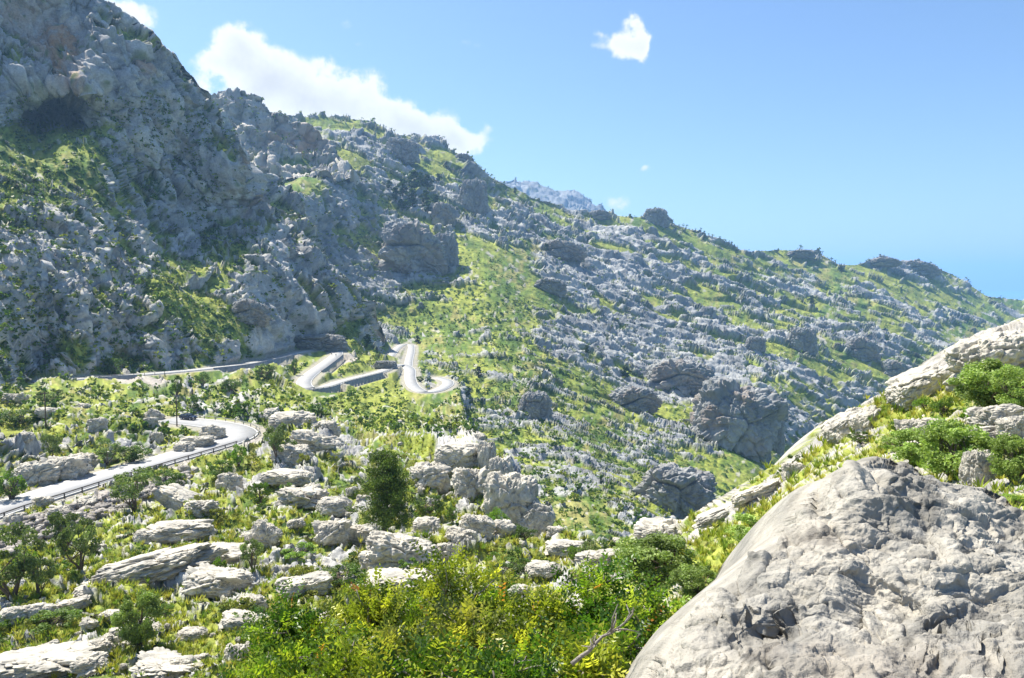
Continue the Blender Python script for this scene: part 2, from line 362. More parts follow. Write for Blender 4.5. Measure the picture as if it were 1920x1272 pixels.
ROCK_A = np.array((.50, .47, .41)); ROCK_B = np.array((.31, .30, .275)); ROCK_D = np.array((.14, .14, .135))
OCHRE = np.array((.42, .24, .12))
GR_Y = np.array((.27, .30, .055)); GR_G = np.array((.105, .17, .03)); BUSH = np.array((.045, .085, .018)); DRY = np.array((.30, .27, .10))
SCREE = np.array((.36, .33, .29))
def rock_color(P, lam, seed, ochre=None):
    n = fbm(P / lam, 4, seed); n2 = fbm(P / (lam * .22), 3, seed + 5)
    c = lerp(ROCK_B, ROCK_A, sstep(-.35, .3, n + .5 * n2)[:, None])
    c = lerp(c, ROCK_D, (sstep(.08, .36, n2 - .3 * n) * .72)[:, None])
    if ochre is not None: c = lerp(c, OCHRE, (np.clip(ochre, 0, 1) * sstep(-.25, .2, n2 + .2))[:, None])
    return c
def build_layer(name, top, bot, ctrl, px0, px1, nx, ny, bias=0., bl=(), och=(), axis=(1, 0, -.35), stretch=1.8,
                amp=1.0, back=(10, .02), grassmix=0., bush=0., road=False, seed=1, mat=None, scree=(), steep=1.2, tpow=1.0, rockmul=(1, 1, 1), style='', mixlo=.35, grooves=(), calm=(), colscale=1.0, saw=(0, 0, 1), label=None, lamcap=.08, bigamp=1.0, smoothz=()):
    pxs = np.linspace(px0, px1, nx); T = curve(top)(pxs); B = curve(bot)(pxs)
    nb, bs = back
    step = (B.max() - T.min()) / ny
    rows = np.arange(T.min() - (nb + 1) * step, B.max() + step, step)
    RW = np.repeat(rows[:, None], nx, 1); PX = np.repeat(pxs[None], len(rows), 0)
    KA = (T[None] - RW) / step                          # rows above the skyline fold back behind it
    PY = np.maximum(RW, T[None]); K = np.clip(KA, 0, nb)
    D = tps_fit(ctrl)(PX, PY)
    G = Pt(PX, PY, D)
    G[..., 1] += K * bs * D; G[..., 2] -= (K * .25) ** 1.3 * bs * 1.6 * D
    keep = (KA < nb + .5) & (RW <= B[None] + step)
    wr = None
    if road:
        wr, zr = road_blend(G); G[..., 2] = lerp(zr - .25, G[..., 2], wr)
    n, fl = grid_normals(G); n = np.where(fl[..., None], -n, n)
    n = blur(n, 6)
    nr, nc = D.shape; V = np.where(keep.ravel())[0]; Gr = G.reshape(-1, 3); Pv = Gr[V]; d = D.ravel()[V]; nv = n.reshape(-1, 3)[V]; pxv, pyv = PX.ravel()[V], PY.ravel()[V]
    pix = d / F * 1.9
    gr_ = np.linalg.norm(np.gradient(G, axis=0), axis=-1); gc_ = np.linalg.norm(np.gradient(G, axis=1), axis=-1)
    pe = np.maximum(pix, np.minimum(.85 * np.maximum(gr_, gc_).ravel()[V], pix * 6))      # true spacing of the surface points
    calmv = np.zeros(len(d))
    if len(calm):
        for cx, cy in calm: calmv = np.maximum(calmv, np.exp(-(((pxv - cx) / 20) ** 2 + ((pyv - cy - 9) / 13) ** 2)))
    bi = bias + .62 * blobs(pxv, pyv, bl) - .45 * calmv
    rockamp = np.clip(.55 + .6 * bi, .15, 1.6)
    wv = wr.ravel()[V] if wr is not None else np.ones(len(d))
    Q = strat(Pv, axis, stretch)
    disp = np.zeros(len(d))
    def octave(lam, Q, sel, sd):
        q = Q[sel] / lam
        w1, w2, cid, tl = worley(q + .22 * perlin(q * 1.7, sd + 50)[:, None], sd, True)
        e = w2 - w1
        if style == 'smooth':
            x = q @ np.array(saw) + 1.1 * perlin(q * .6, sd + 8); f_ = x - np.floor(x)
            return .40 * perlin(q, sd + 60) + .55 * (f_ * (1 - sstep(.86, .99, f_)) - .4) * sstep(-.15, .15, perlin(q * .8, sd + 9)) + .42 * tl * sstep(0, .1, e) + .18 * (cid - .5) - .12 * (1 - sstep(0, .05, e))
        x = (Pv[sel] / lam) @ np.array(saw) * 1.3 + 1.0 * perlin(q * .6, sd + 8); f_ = x - np.floor(x)
        return .1 + .8 * tl * sstep(0, .1, e) + .38 * (cid - .5) - .32 * (1 - sstep(.0, .10, e)) + .6 * (f_ * (1 - sstep(.82, .97, f_)) - .4) * sstep(-.25, .15, perlin(q * .5, sd + 9))
    for i, lam in enumerate(LAM):                      # large forms everywhere
        w = sstep(.02, .035, lam / d) * (1 - sstep(lamcap, lamcap * 1.7, lam / d))
        sel = np.where(w > .01)[0]
        if len(sel) == 0: continue
        disp[sel] += w[sel] * lam * .34 * amp * bigamp * octave(lam, Q, sel, seed + i) * rockamp[sel]
        disp[sel] += w[sel] * lam * .18 * amp * bigamp * perlin(Q[sel] / lam / 1.5, seed + 70 + i) 
    if style == 'smooth': disp *= 1 - .8 * sstep(3., 6, pe / pix)
    disp *= (1 - .85 * calmv) * wv * np.exp(-K.ravel()[V] / 2.5)
    G1v = Pv + nv * disp[:, None]; Gr = Gr.copy(); Gr[V] = G1v; G1 = Gr.reshape(nr, nc, 3)
    n1, fl = grid_normals(G1); n1 = np.where(fl[..., None], -n1, n1)
    slope = 1 - np.clip(blur(n1, 1).reshape(-1, 3)[V][:, 2], 0, 1); nv1 = blur(n1, 7).reshape(-1, 3)[V]
    edge = np.exp(-K.ravel()[V] / 2.5)
    # rock / vegetation mask
    m = bi + steep * (slope - .45)
    for i, lam in enumerate(LAM):
        w = sstep(2.2, 4.5, lam / pix) * (1 - sstep(.12, .25, lam / d)); sel = np.where(w > .01)[0]
        if len(sel): m[sel] += w[sel] * MIX * np.clip(mixlo + lam / d[sel] * 22, mixlo, 1.25) * perlin(Q[sel] / lam + 3.7, seed + 100 + i)
    cov = sstep(-.06, .06, m) * (1 if wr is None else sstep(.02, .3, wv))
    disp2 = np.zeros(len(d))
    gz = 1 - .85 * sstep(3.2, 6.5, pe / pix) if style == 'smooth' else 1
    for i, lam in enumerate(LAM):
        w = sstep(2.0, 4.0, lam / pe) * (1 - sstep(.02, .035, lam / d)); sel = np.where(w * cov > .01)[0]
        if len(sel) == 0: continue
        disp2[sel] += (w * cov)[sel] * lam * (.36 if style == '' or lam > .15 else .2) * amp * octave(lam, Q, sel, seed + i)
        disp2[sel] += (w * cov)[sel] * lam * .34 * amp * ridged(Q[sel] / lam, 2, seed + 30 + i)
    for (pl, wd, dp) in grooves:
        for (x0, y0), (x1, y1) in zip(pl[:-1], pl[1:]):
            L_ = math.hypot(x1 - x0, y1 - y0); ux, uy = (x1 - x0) / L_, (y1 - y0) / L_
            qx = pxv + 14 * perlin(Pv / .35, 881) - x0; qy = pyv + 14 * perlin(Pv / .35, 882) - y0
            al = np.clip(qx * ux + qy * uy, 0, L_); ex, ey = qx - al * ux, qy - al * uy; r_ = np.hypot(ex, ey)
            below = ey > 0; g_ = np.exp(-(r_ / np.where(below, wd * 2.4, wd * .35)) ** 2)
            disp2 = np.minimum(disp2, lerp(disp2, -dp, g_)) if False else disp2 - dp * g_ * .34
    disp2 = disp2 * gz + cov * .0007 * d; disp2 *= 1 - .7 * calmv
    # scrub: low rounded bushes standing in the grass
    bsh = np.zeros(len(d))
    if bush > 0:
        for lam, sd in ((5.5, 301), (2.8, 302), (1.4, 303)):
            w = sstep(2.0, 3.5, lam / pe) * (1 - sstep(.013, .022, lam / d))
            dens = bush + .12 + .9 * perlin(Pv / (lam * 7), sd)
            sel = np.where((w > .01) & (dens > 0))[0]
            if len(sel) == 0: continue
            w1, w2, cid = worley(Pv[sel] / lam, seed + sd)
            on = (cid < np.clip(dens[sel], 0, .8)) * (1 - cov[sel] * .8) * w[sel] * np.minimum(1, wv[sel] * 2)
            h = np.clip(1 - (w1 / .42) ** 2, 0, 1) ** .6 * on
            disp2[sel] += h * lam * .33 * (1 + .4 * perlin(Pv[sel] / lam * 4, sd)); bsh[sel] = np.maximum(bsh[sel], sstep(.05, .25, h))
    g = (1 - cov); disp2 += g * wv * np.minimum(.25, pix * .9) * perlin(Pv / np.maximum(pe * 3., .35)[:, None], seed + 401)
    wj = wv if wr is None else sstep(0, .25, wv)
    Gf = G1v + nv1 * (disp2 * wj * edge)[:, None]
    # colours
    lamc = (np.maximum(pix * 25, 1.0 if colscale == 1 else 0) * colscale)[:, None]
    oc = blobs(pxv, pyv, och) if och else None
    rc = rock_color(Pv / lamc * 1.0, 1.0, seed + 11, oc)
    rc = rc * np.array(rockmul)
    gn = fbm(Pv / lamc * .6, 4, seed + 21); gn2 = fbm(Pv / lamc * 3.1, 3, seed + 22)
    gc = lerp(GR_G, GR_Y, sstep(-.3, .35, gn + .5 * gn2 + grassmix)[:, None]); gc = lerp(gc, DRY, (sstep(.1, .5, gn2 - gn) * .75)[:, None]); gc = gc * (1 + .55 * perlin(Pv / (pix * 2.6)[:, None], seed + 26) + .3 * perlin(Pv / (pix * 7)[:, None], seed + 27))[:, None]; gc = lerp(gc, ROCK_A * .9, (sstep(.34, .5, perlin(Pv / (pix * 5)[:, None], seed + 28)) * .7)[:, None])
    gc = lerp(gc, BUSH * 1.3, (sstep(.12, .35, -gn2 + .3 * fbm(Pv / lamc * 1.3, 2, seed + 23)) * .6)[:, None])
    cc = lerp(gc, BUSH * (1 + .5 * gn2[:, None]), bsh[:, None]); cc = lerp(cc, rc, (cov * (1 - bsh))[:, None])
    if scree:
        s = np.clip(blobs(pxv, pyv, scree), 0, 1); s = sstep(.3, .6, s + .35 * gn2)
        cc = lerp(cc, SCREE * (1 + .5 * gn2[:, None]), s[:, None])
    if wr is not None:
        s = (1 - sstep(.05, .35, wv + .25 * gn2)); cc = lerp(cc, SCREE * .95, (s * .85)[:, None])
    remap = np.full(nr * nc, -1, np.int64); remap[V] = np.arange(len(V))
    fc = remap[grid_faces(nr, nc)]; fc = fc[(fc >= 0).all(1)]
    me = make_mesh(name, Gf, fc, cc)
    o = link(name, me, mat or M_FAR); tag(o, label, None, None, 'structure')
    vis = (KA.ravel()[V] <= .5)
    LAYERS.append((Gf[vis], cov[vis], name))
    return o

# ------------------------------------------------------------------ the roads (pixel, pixel, height)
def smooth_path(P, step=1.5):
    P = np.asarray(P, float)
    # Catmull-Rom
    Q = np.concatenate([2 * P[:1] - P[1:2], P, 2 * P[-1:] - P[-2:-1]]); out = []
    for i in range(1, len(Q) - 2):
        p0, p1, p2, p3 = Q[i - 1:i + 3]; n = max(2, int(np.linalg.norm(p2 - p1) / step))
        for t in np.arange(n) / n:
            out.append(.5 * ((2 * p1) + (-p0 + p2) * t + (2 * p0 - 5 * p1 + 4 * p2 - p3) * t * t + (-p0 + 3 * p1 - 3 * p2 + p3) * t ** 3))
    out.append(P[-1]); out = np.array(out)
    for _ in range(4): out[1:-1] = .25 * out[:-2] + .5 * out[1:-1] + .25 * out[2:]
    return out
lower_px = [(-260, 1035, -34), (-120, 995, -33.6), (0, 953, -33.3), (80, 929, -33.1), (160, 904, -33), (240, 881, -32.9), (320, 858, -32.8), (390, 838, -32.7), (432, 825, -32.6), (452, 815, -32.4),
            (440, 804, -32.2), (400, 795, -32.1), (345, 789, -32.0), (316, 786, -31.9)]
upper_px = [(60, 716, -32), (150, 710, -32.5), (240, 704, -33.2), (330, 697, -34), (400, 690, -34.8), (460, 683, -35.5), (520, 671, -36.4), (560, 660, -37.2), (595, 654.5, -38), (625, 655, -38.5), (632, 664, -39.3),
            (610, 682, -40.4), (585, 700, -41.6), (570, 716, -42.6), (578, 728, -43.2), (606, 727, -43.8), (640, 716, -44.6), (680, 706, -45.8), (715, 697, -47), (735, 688, -48), (752, 684, -49), (768, 692, -50), (769, 708, -51.5), (775, 724, -53),
            (795, 735, -53.8), (820, 732, -54.4), (839, 722, -55), (838, 714, -55.8), (818, 708, -56.5)]
far_px = [(733, 668, -47.5), (743, 655, -47.8), (756, 646, -48.1), (770, 647, -48.4), (771, 658, -48.8), (767, 676, -49.4), (765, 692, -50)]
road_pts = []
for L in (lower_px, upper_px, far_px):
    a = np.array(L, float); road_pts.append(smooth_path(PtZ(a[:, 0], a[:, 1], a[:, 2])))
HW = [3.9, 3.3, 2.7]
# (road, from pixel, to pixel, side (+ right of travel), height, label)
WALLS = [(1, (170, 709), (250, 703), 1, 4.0, 'dark masonry retaining wall under the left start of the upper road'), (1, (385, 692), (535, 668), 1, 3.2, 'long retaining wall under the right half of the upper road'),
         (1, (634, 668), (590, 698), -1, 3.2, 'retaining wall under the descending leg of the hairpin'), (1, (583, 729), (622, 722), 1, 4.2, 'tall curved retaining wall at the lower hairpin'), (1, (632, 719), (705, 700), 1, 2.6, 'low retaining wall along the road after the lower hairpin')]
def near_idx(P, q):
    px, py, _ = proj(P); return int(np.argmin((px - q[0]) ** 2 + (py - q[1]) ** 2))
wall_h = [np.zeros((len(p), 2)) for p in road_pts]
for (pi, a, b, side, h, _) in WALLS:
    i, j = sorted((near_idx(road_pts[pi], a), near_idx(road_pts[pi], b))); wall_h[pi][i:j + 1, 0 if side < 0 else 1] = h
ROADS = [(road_pts[0], 4.0, 7.5, wall_h[0]), (road_pts[1], 3.5, 8.0, wall_h[1]), (road_pts[2], 2.9, 8.0, wall_h[2])]
def rc(L):
    a = np.array(L, float); p = PtZ(a[:, 0], a[:, 1], a[:, 2]); return [(x[0], x[1], y[1]) for x, y in zip(L, p)]
# ------------------------------------------------------------------ the land, layer by layer
left_top = [(-500, -330), (-200, -200), (0, -90), (100, -42), (160, -4), (200, 8), (230, 28), (258, 52), (270, 58), (300, 80), (330, 108), (350, 135), (366, 162), (375, 183), (390, 190), (410, 205),
            (430, 248), (445, 288), (460, 306), (500, 332), (530, 352), (550, 395), (585, 450), (620, 500), (655, 540), (688, 568), (703, 600), (707, 640), (716, 660), (732, 678), (765, 683), (790, 700), (800, 719),
            (830, 706), (852, 710), (862, 738), (875, 790), (900, 826), (960, 868), (1010, 928), (1050, 985), (1120, 1018), (1200, 1046), (1420, 1085), (1600, 1100)]
left_ctrl = rc(lower_px) + rc(upper_px) + [
    (-450, -100, 420), (-300, 300, 330), (-300, 650, 215), (0, 0, 455), (0, -90, 470), (0, 120, 440), (0, 210, 415), (0, 300, 372), (0, 450, 300), (0, 560, 268), (0, 640, 250), (0, 690, 226),
    (110, 140, 452), (110, 172, 446), (60, 185, 448), (160, 185, 450), (110, 205, 512), (70, 212, 500), (150, 215, 500), (110, 245, 440), (100, 300, 405), (150, 100, 470), (200, 8, 500), (230, 150, 478), (170, 245, 455), (250, 330, 470), (310, 385, 476), (380, 440, 490), (200, 330, 420), (150, 450, 345), (150, 560, 308), (150, 640, 285), (150, 685, 278),
    (300, 80, 508), (300, 250, 488), (300, 470, 420), (300, 560, 350), (300, 640, 318), (375, 183, 528), (380, 300, 508), (440, 270, 532), (460, 320, 528), (462, 440, 505), (480, 500, 455),
    (500, 335, 600), (550, 400, 590), (560, 500, 520), (500, 590, 425), (600, 600, 490), (620, 505, 560), (690, 570, 580), (703, 640, 560), (665, 640, 505), (590, 630, 480), (480, 650, 372), (400, 660, 345),
    (720, 670, 540), (800, 722, 450), (852, 712, 475), (850, 760, 350), (800, 770, 320), (700, 770, 285), (620, 770, 255), (560, 755, 235), (500, 740, 240), (430, 740, 250), (330, 730, 255),
    (250, 730, 245), (150, 735, 222), (80, 740, 212), (0, 760, 188), (85, 800, 165), (0, 850, 142), (200, 830, 160), (320, 820, 172), (250, 780, 190), (380, 770, 205), (480, 780, 190),
    (500, 832, 160), (560, 800, 163), (640, 800, 172), (720, 820, 168), (800, 850, 150), (860, 838, 165), (900, 850, 140), (960, 900, 118), (1010, 935, 112),
    (640, 880, 124), (480, 900, 120), (330, 930, 112), (250, 965, 101), (100, 990, 98), (0, 1020, 94), (-260, 1110, 90), (720, 1005, 86), (850, 950, 100), (1000, 1000, 92), (400, 1060, 72), (150, 1100, 68), (-260, 1272, 55), (0, 1272, 47),
    (300, 1272, 44), (600, 1100, 62), (800, 1080, 65), (1000, 1060, 70), (1150, 1045, 70), (700, 1272, 38), (1200, 1272, 30), (1300, 1150, 38), (1450, 1100, 50), (1600, 1272, 30), (300, 1420, 33), (700, 1420, 28), (1200, 1420, 24)]
left_bias = [(60, 330, 150, 38, -1.1, 42), (140, 300, 90, 40, -1.2, 30), (230, 400, 90, 26, -1.0, 42), (300, 470, 60, 20, -.7, 60), (50, 265, 60, 14, -.9, 20), (130, 440, 120, 70, .8, 40), (230, 520, 120, 70, .9, 50), (60, 480, 80, 80, .6), (90, 590, 90, 45, .7),
    (380, 590, 110, 26, -1.1, 35), (330, 560, 60, 25, -.7, 40), (90, 655, 120, 25, -.9), (200, 650, 90, 22, -.8), (520, 540, 60, 22, -.5, 20), (420, 500, 60, 18, -.6), (450, 640, 70, 20, -.7, 10), (560, 610, 60, 20, -.4, 30), (650, 610, 45, 35, -.8, 50),
    (330, 30, 60, 14, -.5, 30), (245, 70, 40, 12, -.8), (130, 60, 160, 110, .5), (330, 300, 110, 130, .45), (430, 360, 50, 90, .4), (560, 480, 60, 60, .5), (660, 560, 40, 50, .5), (130, 250, 60, 20, -.9),
    (620, 745, 120, 40, -1.2), (740, 750, 90, 45, -1.4), (540, 690, 50, 20, -.6), (640, 690, 60, 20, -1.0), (170, 740, 200, 45, -.7), (120, 800, 160, 30, -.5), (350, 740, 60, 40, .5, 50), (430, 750, 60, 35, .5, 40), (300, 655, 50, 22, .5),
    (480, 760, 40, 30, .5), (700, 740, 70, 20, -.6), (840, 790, 40, 30, .2), (600, 820, 70, 30, .55), (540, 870, 60, 30, .35), (780, 860, 60, 30, .3), (900, 900, 90, 60, .35), (90, 895, 90, 28, .5, -15), (40, 870, 40, 20, .3),
    (260, 1090, 110, 34, .75, -10), (420, 1090, 70, 22, .5), (560, 1080, 60, 22, .4), (650, 1050, 60, 25, .45), (740, 1100, 60, 20, .6), (330, 1020, 60, 30, .35), (360, 980, 60, 25, .3), (70, 1250, 100, 24, .5), (300, 1260, 60, 15, .5), (250, 1170, 160, 45, -.6), (420, 1220, 120, 40, -.7), (150, 1050, 100, 20, -.3),
    (1050, 1060, 90, 22, .5), (1150, 1020, 50, 22, .4), (580, 940, 110, 26, -.4), (440, 960, 80, 20, -.4)]
left_ochre = [(130, 95, 30, 22, 1.3, 40), (115, 125, 18, 30, 1.2), (265, 130, 14, 22, .9), (70, 90, 40, 22, .6, 40), (150, 165, 12, 20, .8), (30, 20, 60, 30, .5), (455, 290, 12, 30, .4), (455, 395, 10, 30, .6), (100, 60, 30, 15, .8), (700, 630, 10, 15, .4), (1000, 985, 20, 10, .5), (590, 640, 20, 5, .3)]
left_scree = [(110, 985, 130, 22, 1.1, -16), (200, 950, 90, 16, 1.0, -18), (330, 880, 60, 10, .9, -18), (478, 838, 26, 22, 1.1), (270, 712, 60, 8, .9), (300, 722, 40, 14, .7), (655, 675, 22, 12, .9), (585, 635, 30, 10, .6), (590, 625, 40, 6, .9), (600, 770, 30, 8, .6), (525, 575, 12, 6, 1)]
calm_pts = [(q[0], q[1]) for L_ in (lower_px, upper_px) for a_, b_ in zip(L_[:-1], L_[1:]) for q in ((a_[0], a_[1]), ((a_[0] + b_[0]) / 2, (a_[1] + b_[1]) / 2)) if q[0] > -100]
build_layer('near_mountainside', left_top, [(-500, 1430), (1600, 1430)], left_ctrl, -320, 1420, 930, 1120, bias=.05, calm=calm_pts, bl=left_bias, och=left_ochre, axis=(.4, -.1, -.85), stretch=2.1, rockmul=(1.0, 1.04, 1.1), saw=(.85, .3, .4),
            bush=.12, road=True, seed=3, mat=M_SLOPE, scree=left_scree, grassmix=.12, steep=1.5, tpow=1.0)

l2_top = [(300, 330), (450, 270), (540, 224), (570, 218), (600, 216), (640, 221), (700, 227), (722, 240), (745, 252), (780, 256), (830, 268), (850, 285), (880, 292), (895, 310), (920, 332), (960, 353), (1000, 372), (1050, 388), (1090, 402), (1120, 396), (1160, 404),
          (1200, 408), (1214, 396), (1230, 392), (1246, 402), (1260, 418), (1300, 432), (1320, 440), (1340, 450), (1400, 474), (1425, 470), (1460, 468), (1500, 471), (1530, 472), (1550, 482), (1572, 496), (1600, 497), (1640, 487), (1680, 491), (1710, 491), (1745, 498), (1790, 516), (1830, 541), (1850, 556), (1920, 563), (2100, 580), (2500, 600)]
l2_bot = [(300, 430), (450, 470), (600, 620), (700, 745), (850, 900), (900, 1120), (2500, 1120)]
l2_ctrl = rc(far_px) + [(300, 360, 1250), (450, 262, 1200), (540, 222, 1180), (540, 310, 1060), (450, 330, 1000), (520, 345, 850), (560, 330, 860), (620, 310, 960), (600, 400, 790), (640, 220, 1220), (700, 300, 1080), (700, 360, 960), (720, 640, 630), (700, 560, 740), (690, 700, 520), (740, 470, 860), (830, 500, 840), (790, 570, 730),
    (860, 292, 1230), (800, 400, 980), (920, 332, 1250), (960, 353, 1300), (900, 450, 930), (900, 560, 740), (870, 640, 640), (870, 760, 430), (900, 900, 300), (1050, 970, 225), (1150, 1000, 208), (1100, 1040, 175), (1000, 850, 350), (1000, 700, 560), (1000, 600, 730), (1000, 500, 920), (1200, 405, 1450), (1090, 400, 1400), (1200, 500, 1180),
    (1200, 600, 930), (1200, 700, 730), (1200, 800, 545), (1250, 900, 400), (1300, 970, 330), (1400, 880, 500), (1400, 845, 560), (1380, 930, 430), (1420, 780, 660), (1400, 700, 830), (1500, 830, 700), (1500, 600, 1200), (1500, 475, 1650), (1700, 495, 1900), (1700, 600, 1420), (1650, 720, 1020), (1600, 810, 820),
    (1850, 558, 2050), (1850, 640, 1500), (1920, 563, 2250), (2100, 585, 2500), (2300, 700, 1900), (2300, 1100, 900), (1700, 1000, 600), (1150, 1110, 150), (900, 1110, 200)]
l2_bias = [(560, 335, 60, 28, -1.3, -20), (960, 560, 80, 80, -.4, 30), (900, 530, 50, 60, -.4), (830, 560, 80, 50, -.2), (880, 640, 80, 60, -.35), (790, 620, 60, 40, -.6), (760, 360, 60, 40, -.3), (700, 260, 80, 25, -.2), (640, 240, 60, 14, -.4), (830, 290, 60, 20, -.3),
    (760, 460, 90, 40, .5), (640, 420, 90, 70, .35), (720, 330, 60, 30, .4), (870, 360, 40, 40, .5), (1100, 480, 120, 60, .5, 20), (1240, 560, 160, 70, .5, 20), (1150, 640, 100, 50, .3), (980, 760, 110, 50, .5), (1240, 860, 120, 50, .5), (1060, 860, 80, 50, .3), (1300, 720, 120, 60, .45),
    (1405, 880, 95, 45, -2.2), (1080, 990, 120, 50, -.9), (1200, 760, 60, 20, -.6), (1330, 780, 40, 20, -.6), (1100, 720, 100, 20, -.4), (1260, 445, 60, 16, -.5, 20), (1600, 510, 60, 12, -.4), (1500, 490, 80, 20, -.2), (1700, 530, 80, 14, -.4), (1870, 565, 90, 14, -.9), (1640, 600, 160, 50, .1), (1520, 760, 90, 50, -.1), (1560, 700, 90, 30, -.4), (1000, 560, 40, 60, -.2)]
l2_ochre = [(760, 448, 40, 18, .7), (1330, 790, 20, 30, .7)]
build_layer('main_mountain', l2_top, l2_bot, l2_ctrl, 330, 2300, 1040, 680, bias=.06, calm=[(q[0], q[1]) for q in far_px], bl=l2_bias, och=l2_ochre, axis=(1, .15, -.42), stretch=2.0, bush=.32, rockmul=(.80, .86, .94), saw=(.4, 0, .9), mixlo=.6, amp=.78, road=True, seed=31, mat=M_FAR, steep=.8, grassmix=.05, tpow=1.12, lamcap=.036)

l3_top = [(340, 215), (385, 182), (410, 172), (440, 168), (462, 176), (485, 188), (500, 200), (520, 216), (545, 232), (575, 250), (600, 264), (615, 276), (628, 296), (660, 330)]
build_layer('cliff_peak', l3_top, [(340, 345), (660, 350)], [(340, 215, 900), (440, 168, 950), (440, 250, 900), (440, 330, 860), (520, 216, 960), (520, 320, 880), (600, 265, 985), (600, 310, 930), (640, 320, 940), (640, 345, 880), (340, 340, 840)],
            340, 658, 200, 120, bias=.45, bl=[(480, 190, 120, 12, -.7, 25), (540, 320, 80, 14, -.6)], och=[(570, 270, 40, 20, .7), (500, 270, 20, 20, .4)], axis=(.1, 0, 1), stretch=2.0, seed=61, mat=M_FAR, amp=1.0, back=(10, .03))
l1_top = [(880, 380), (930, 350), (970, 344), (985, 341), (1010, 347), (1030, 355), (1050, 360), (1075, 361), (1090, 369), (1108, 380), (1120, 392), (1150, 425)]
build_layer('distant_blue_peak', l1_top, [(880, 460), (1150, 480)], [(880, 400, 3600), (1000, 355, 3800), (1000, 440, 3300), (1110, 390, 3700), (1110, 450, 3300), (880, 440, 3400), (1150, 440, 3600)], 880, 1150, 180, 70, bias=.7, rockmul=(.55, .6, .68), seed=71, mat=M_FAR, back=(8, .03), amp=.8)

r_top = [(1020, 1130), (1100, 1083), (1150, 1045), (1190, 1005), (1235, 990), (1260, 1000), (1290, 985), (1330, 958), (1380, 928), (1440, 890), (1480, 868), (1492, 864), (1520, 846), (1535, 822), (1560, 795), (1600, 772), (1650, 748), (1660, 742), (1700, 733), (1720, 712), (1760, 690), (1788, 672), (1795, 660), (1810, 640), (1850, 622), (1880, 612), (1920, 598), (2200, 520), (3300, 420)]
r_ctrl = [(1100, 1083, 60), (1200, 1002, 60), (1250, 1030, 50), (1330, 960, 52), (1380, 930, 48), (1440, 890, 47), (1540, 820, 46), (1620, 765, 44), (1700, 735, 42), (1790, 670, 41), (1850, 622, 40), (1920, 600, 40), (1860, 700, 34), (1760, 760, 33), (1920, 680, 32), (1900, 770, 23), (1800, 830, 21),
    (1650, 850, 30), (1550, 900, 33), (1500, 960, 30), (1400, 1000, 36), (1400, 1060, 29), (1300, 1050, 38), (1280, 1100, 30), (1150, 1130, 34), (1250, 1250, 20), (1500, 1100, 17), (1700, 950, 14), (1900, 880, 13.5), (1920, 1000, 9.5), (1700, 1200, 8), (1500, 1300, 9), (2200, 700, 22), (2200, 1000, 8), (2200, 530, 34), (3300, 430, 26), (3300, 700, 14), (3300, 1000, 6), (3300, 1350, 3.2), (2600, 1350, 4), (1100, 1300, 22), (1920, 1350, 5.5)]
r_bias = [(1860, 650, 70, 30, .9, -25), (1720, 720, 60, 20, .9, -30), (1600, 800, 50, 30, .6, -35), (1400, 945, 60, 20, 1.0, -28), (1240, 1005, 50, 20, .9), (1700, 850, 60, 30, .3), (1880, 810, 60, 40, .8), (1850, 900, 50, 30, .7), (1640, 830, 50, 20, .3), (1680, 790, 40, 30, -.4), (1600, 850, 60, 14, -.2), (1400, 1010, 90, 35, -.9, -30), (1500, 900, 50, 18, -.5, -30), (1780, 760, 90, 24, -.8, -35), (1330, 1070, 60, 40, -.6)]
build_layer('right_hillside', r_top, [(1020, 1400), (3300, 1400)], r_ctrl, 1060, 3200, 1050, 440, bias=.02, bl=r_bias, axis=(.8, -.3, .45), stretch=1.8, seed=83, mat=M_SLOPE, grassmix=.25, back=(10, .03), steep=.6, lamcap=.05, amp=.8)

# bank just below the viewpoint
bank = [(0, 1.0, -1.75)]
xs = np.linspace(-16, 14, 150); ys = np.concatenate([np.linspace(-6, 13, 110), np.linspace(13.3, 22, 40)])
XX, YY = np.meshgrid(xs, ys); Z = -1.75 - .38 * np.clip(YY - .8, 0, 99) - np.clip(YY - 12, 0, 99) * .9 + .06 * np.clip(XX, -4, 12) * (YY > 0) * np.clip(YY / 4, 0, 1)
PB = np.stack([XX, YY, Z], -1).reshape(-1, 3); PB[:, 2] += .35 * fbm(PB / 3.5, 4, 901) + .05 * fbm(PB / .5, 3, 902)
gn = fbm(PB / .8, 4, 903)
me = make_mesh('near_bank', PB, grid_faces(*XX.shape)[:, ::-1], lerp(GR_G * .8, DRY, sstep(-.2, .3, gn)[:, None]))
tag(link('near_bank', me, M_SLOPE), 'dry grassy bank dropping away below the viewpoint', None, None, 'structure')

# sea
m, t, o = mat_base('sea_water'); p = N(t, 'ShaderNodeBsdfPrincipled'); p.inputs['Base Color'].default_value = (.12, .25, .42, 1); p.inputs['Roughness'].default_value = .35
nz = N(t, 'ShaderNodeTexNoise'); nz.inputs['Scale'].default_value = .02; nz.inputs['Detail'].default_value = 6; b = N(t, 'ShaderNodeBump'); b.inputs['Strength'].default_value = .5; b.inputs['Distance'].default_value = 8
tc = N(t, 'ShaderNodeTexCoord'); t.links.new(tc.outputs['Object'], nz.inputs['Vector']); t.links.new(nz.outputs['Fac'], b.inputs['Height']); t.links.new(b.outputs[0], p.inputs['Normal']); t.links.new(p.outputs[0], o.inputs[0])
mb = MB(); mb.add([[-9000, 2600, -140], [24000, 2600, -140], [24000, 18000, -140], [-9000, 18000, -140]], [[0, 1, 2, 3]]); tag(mb.build('sea', m), 'flat blue sea on the horizon beyond the ridge', None, None, 'structure')
mb = MB(); mb.add([[-3000, -200, -322], [6000, -200, -322], [6000, 7000, -322], [-3000, 7000, -322]], [[0, 1, 2, 3]], GR_G); tag(mb.build('valley_ground', M_FAR), None, None, None, 'structure')

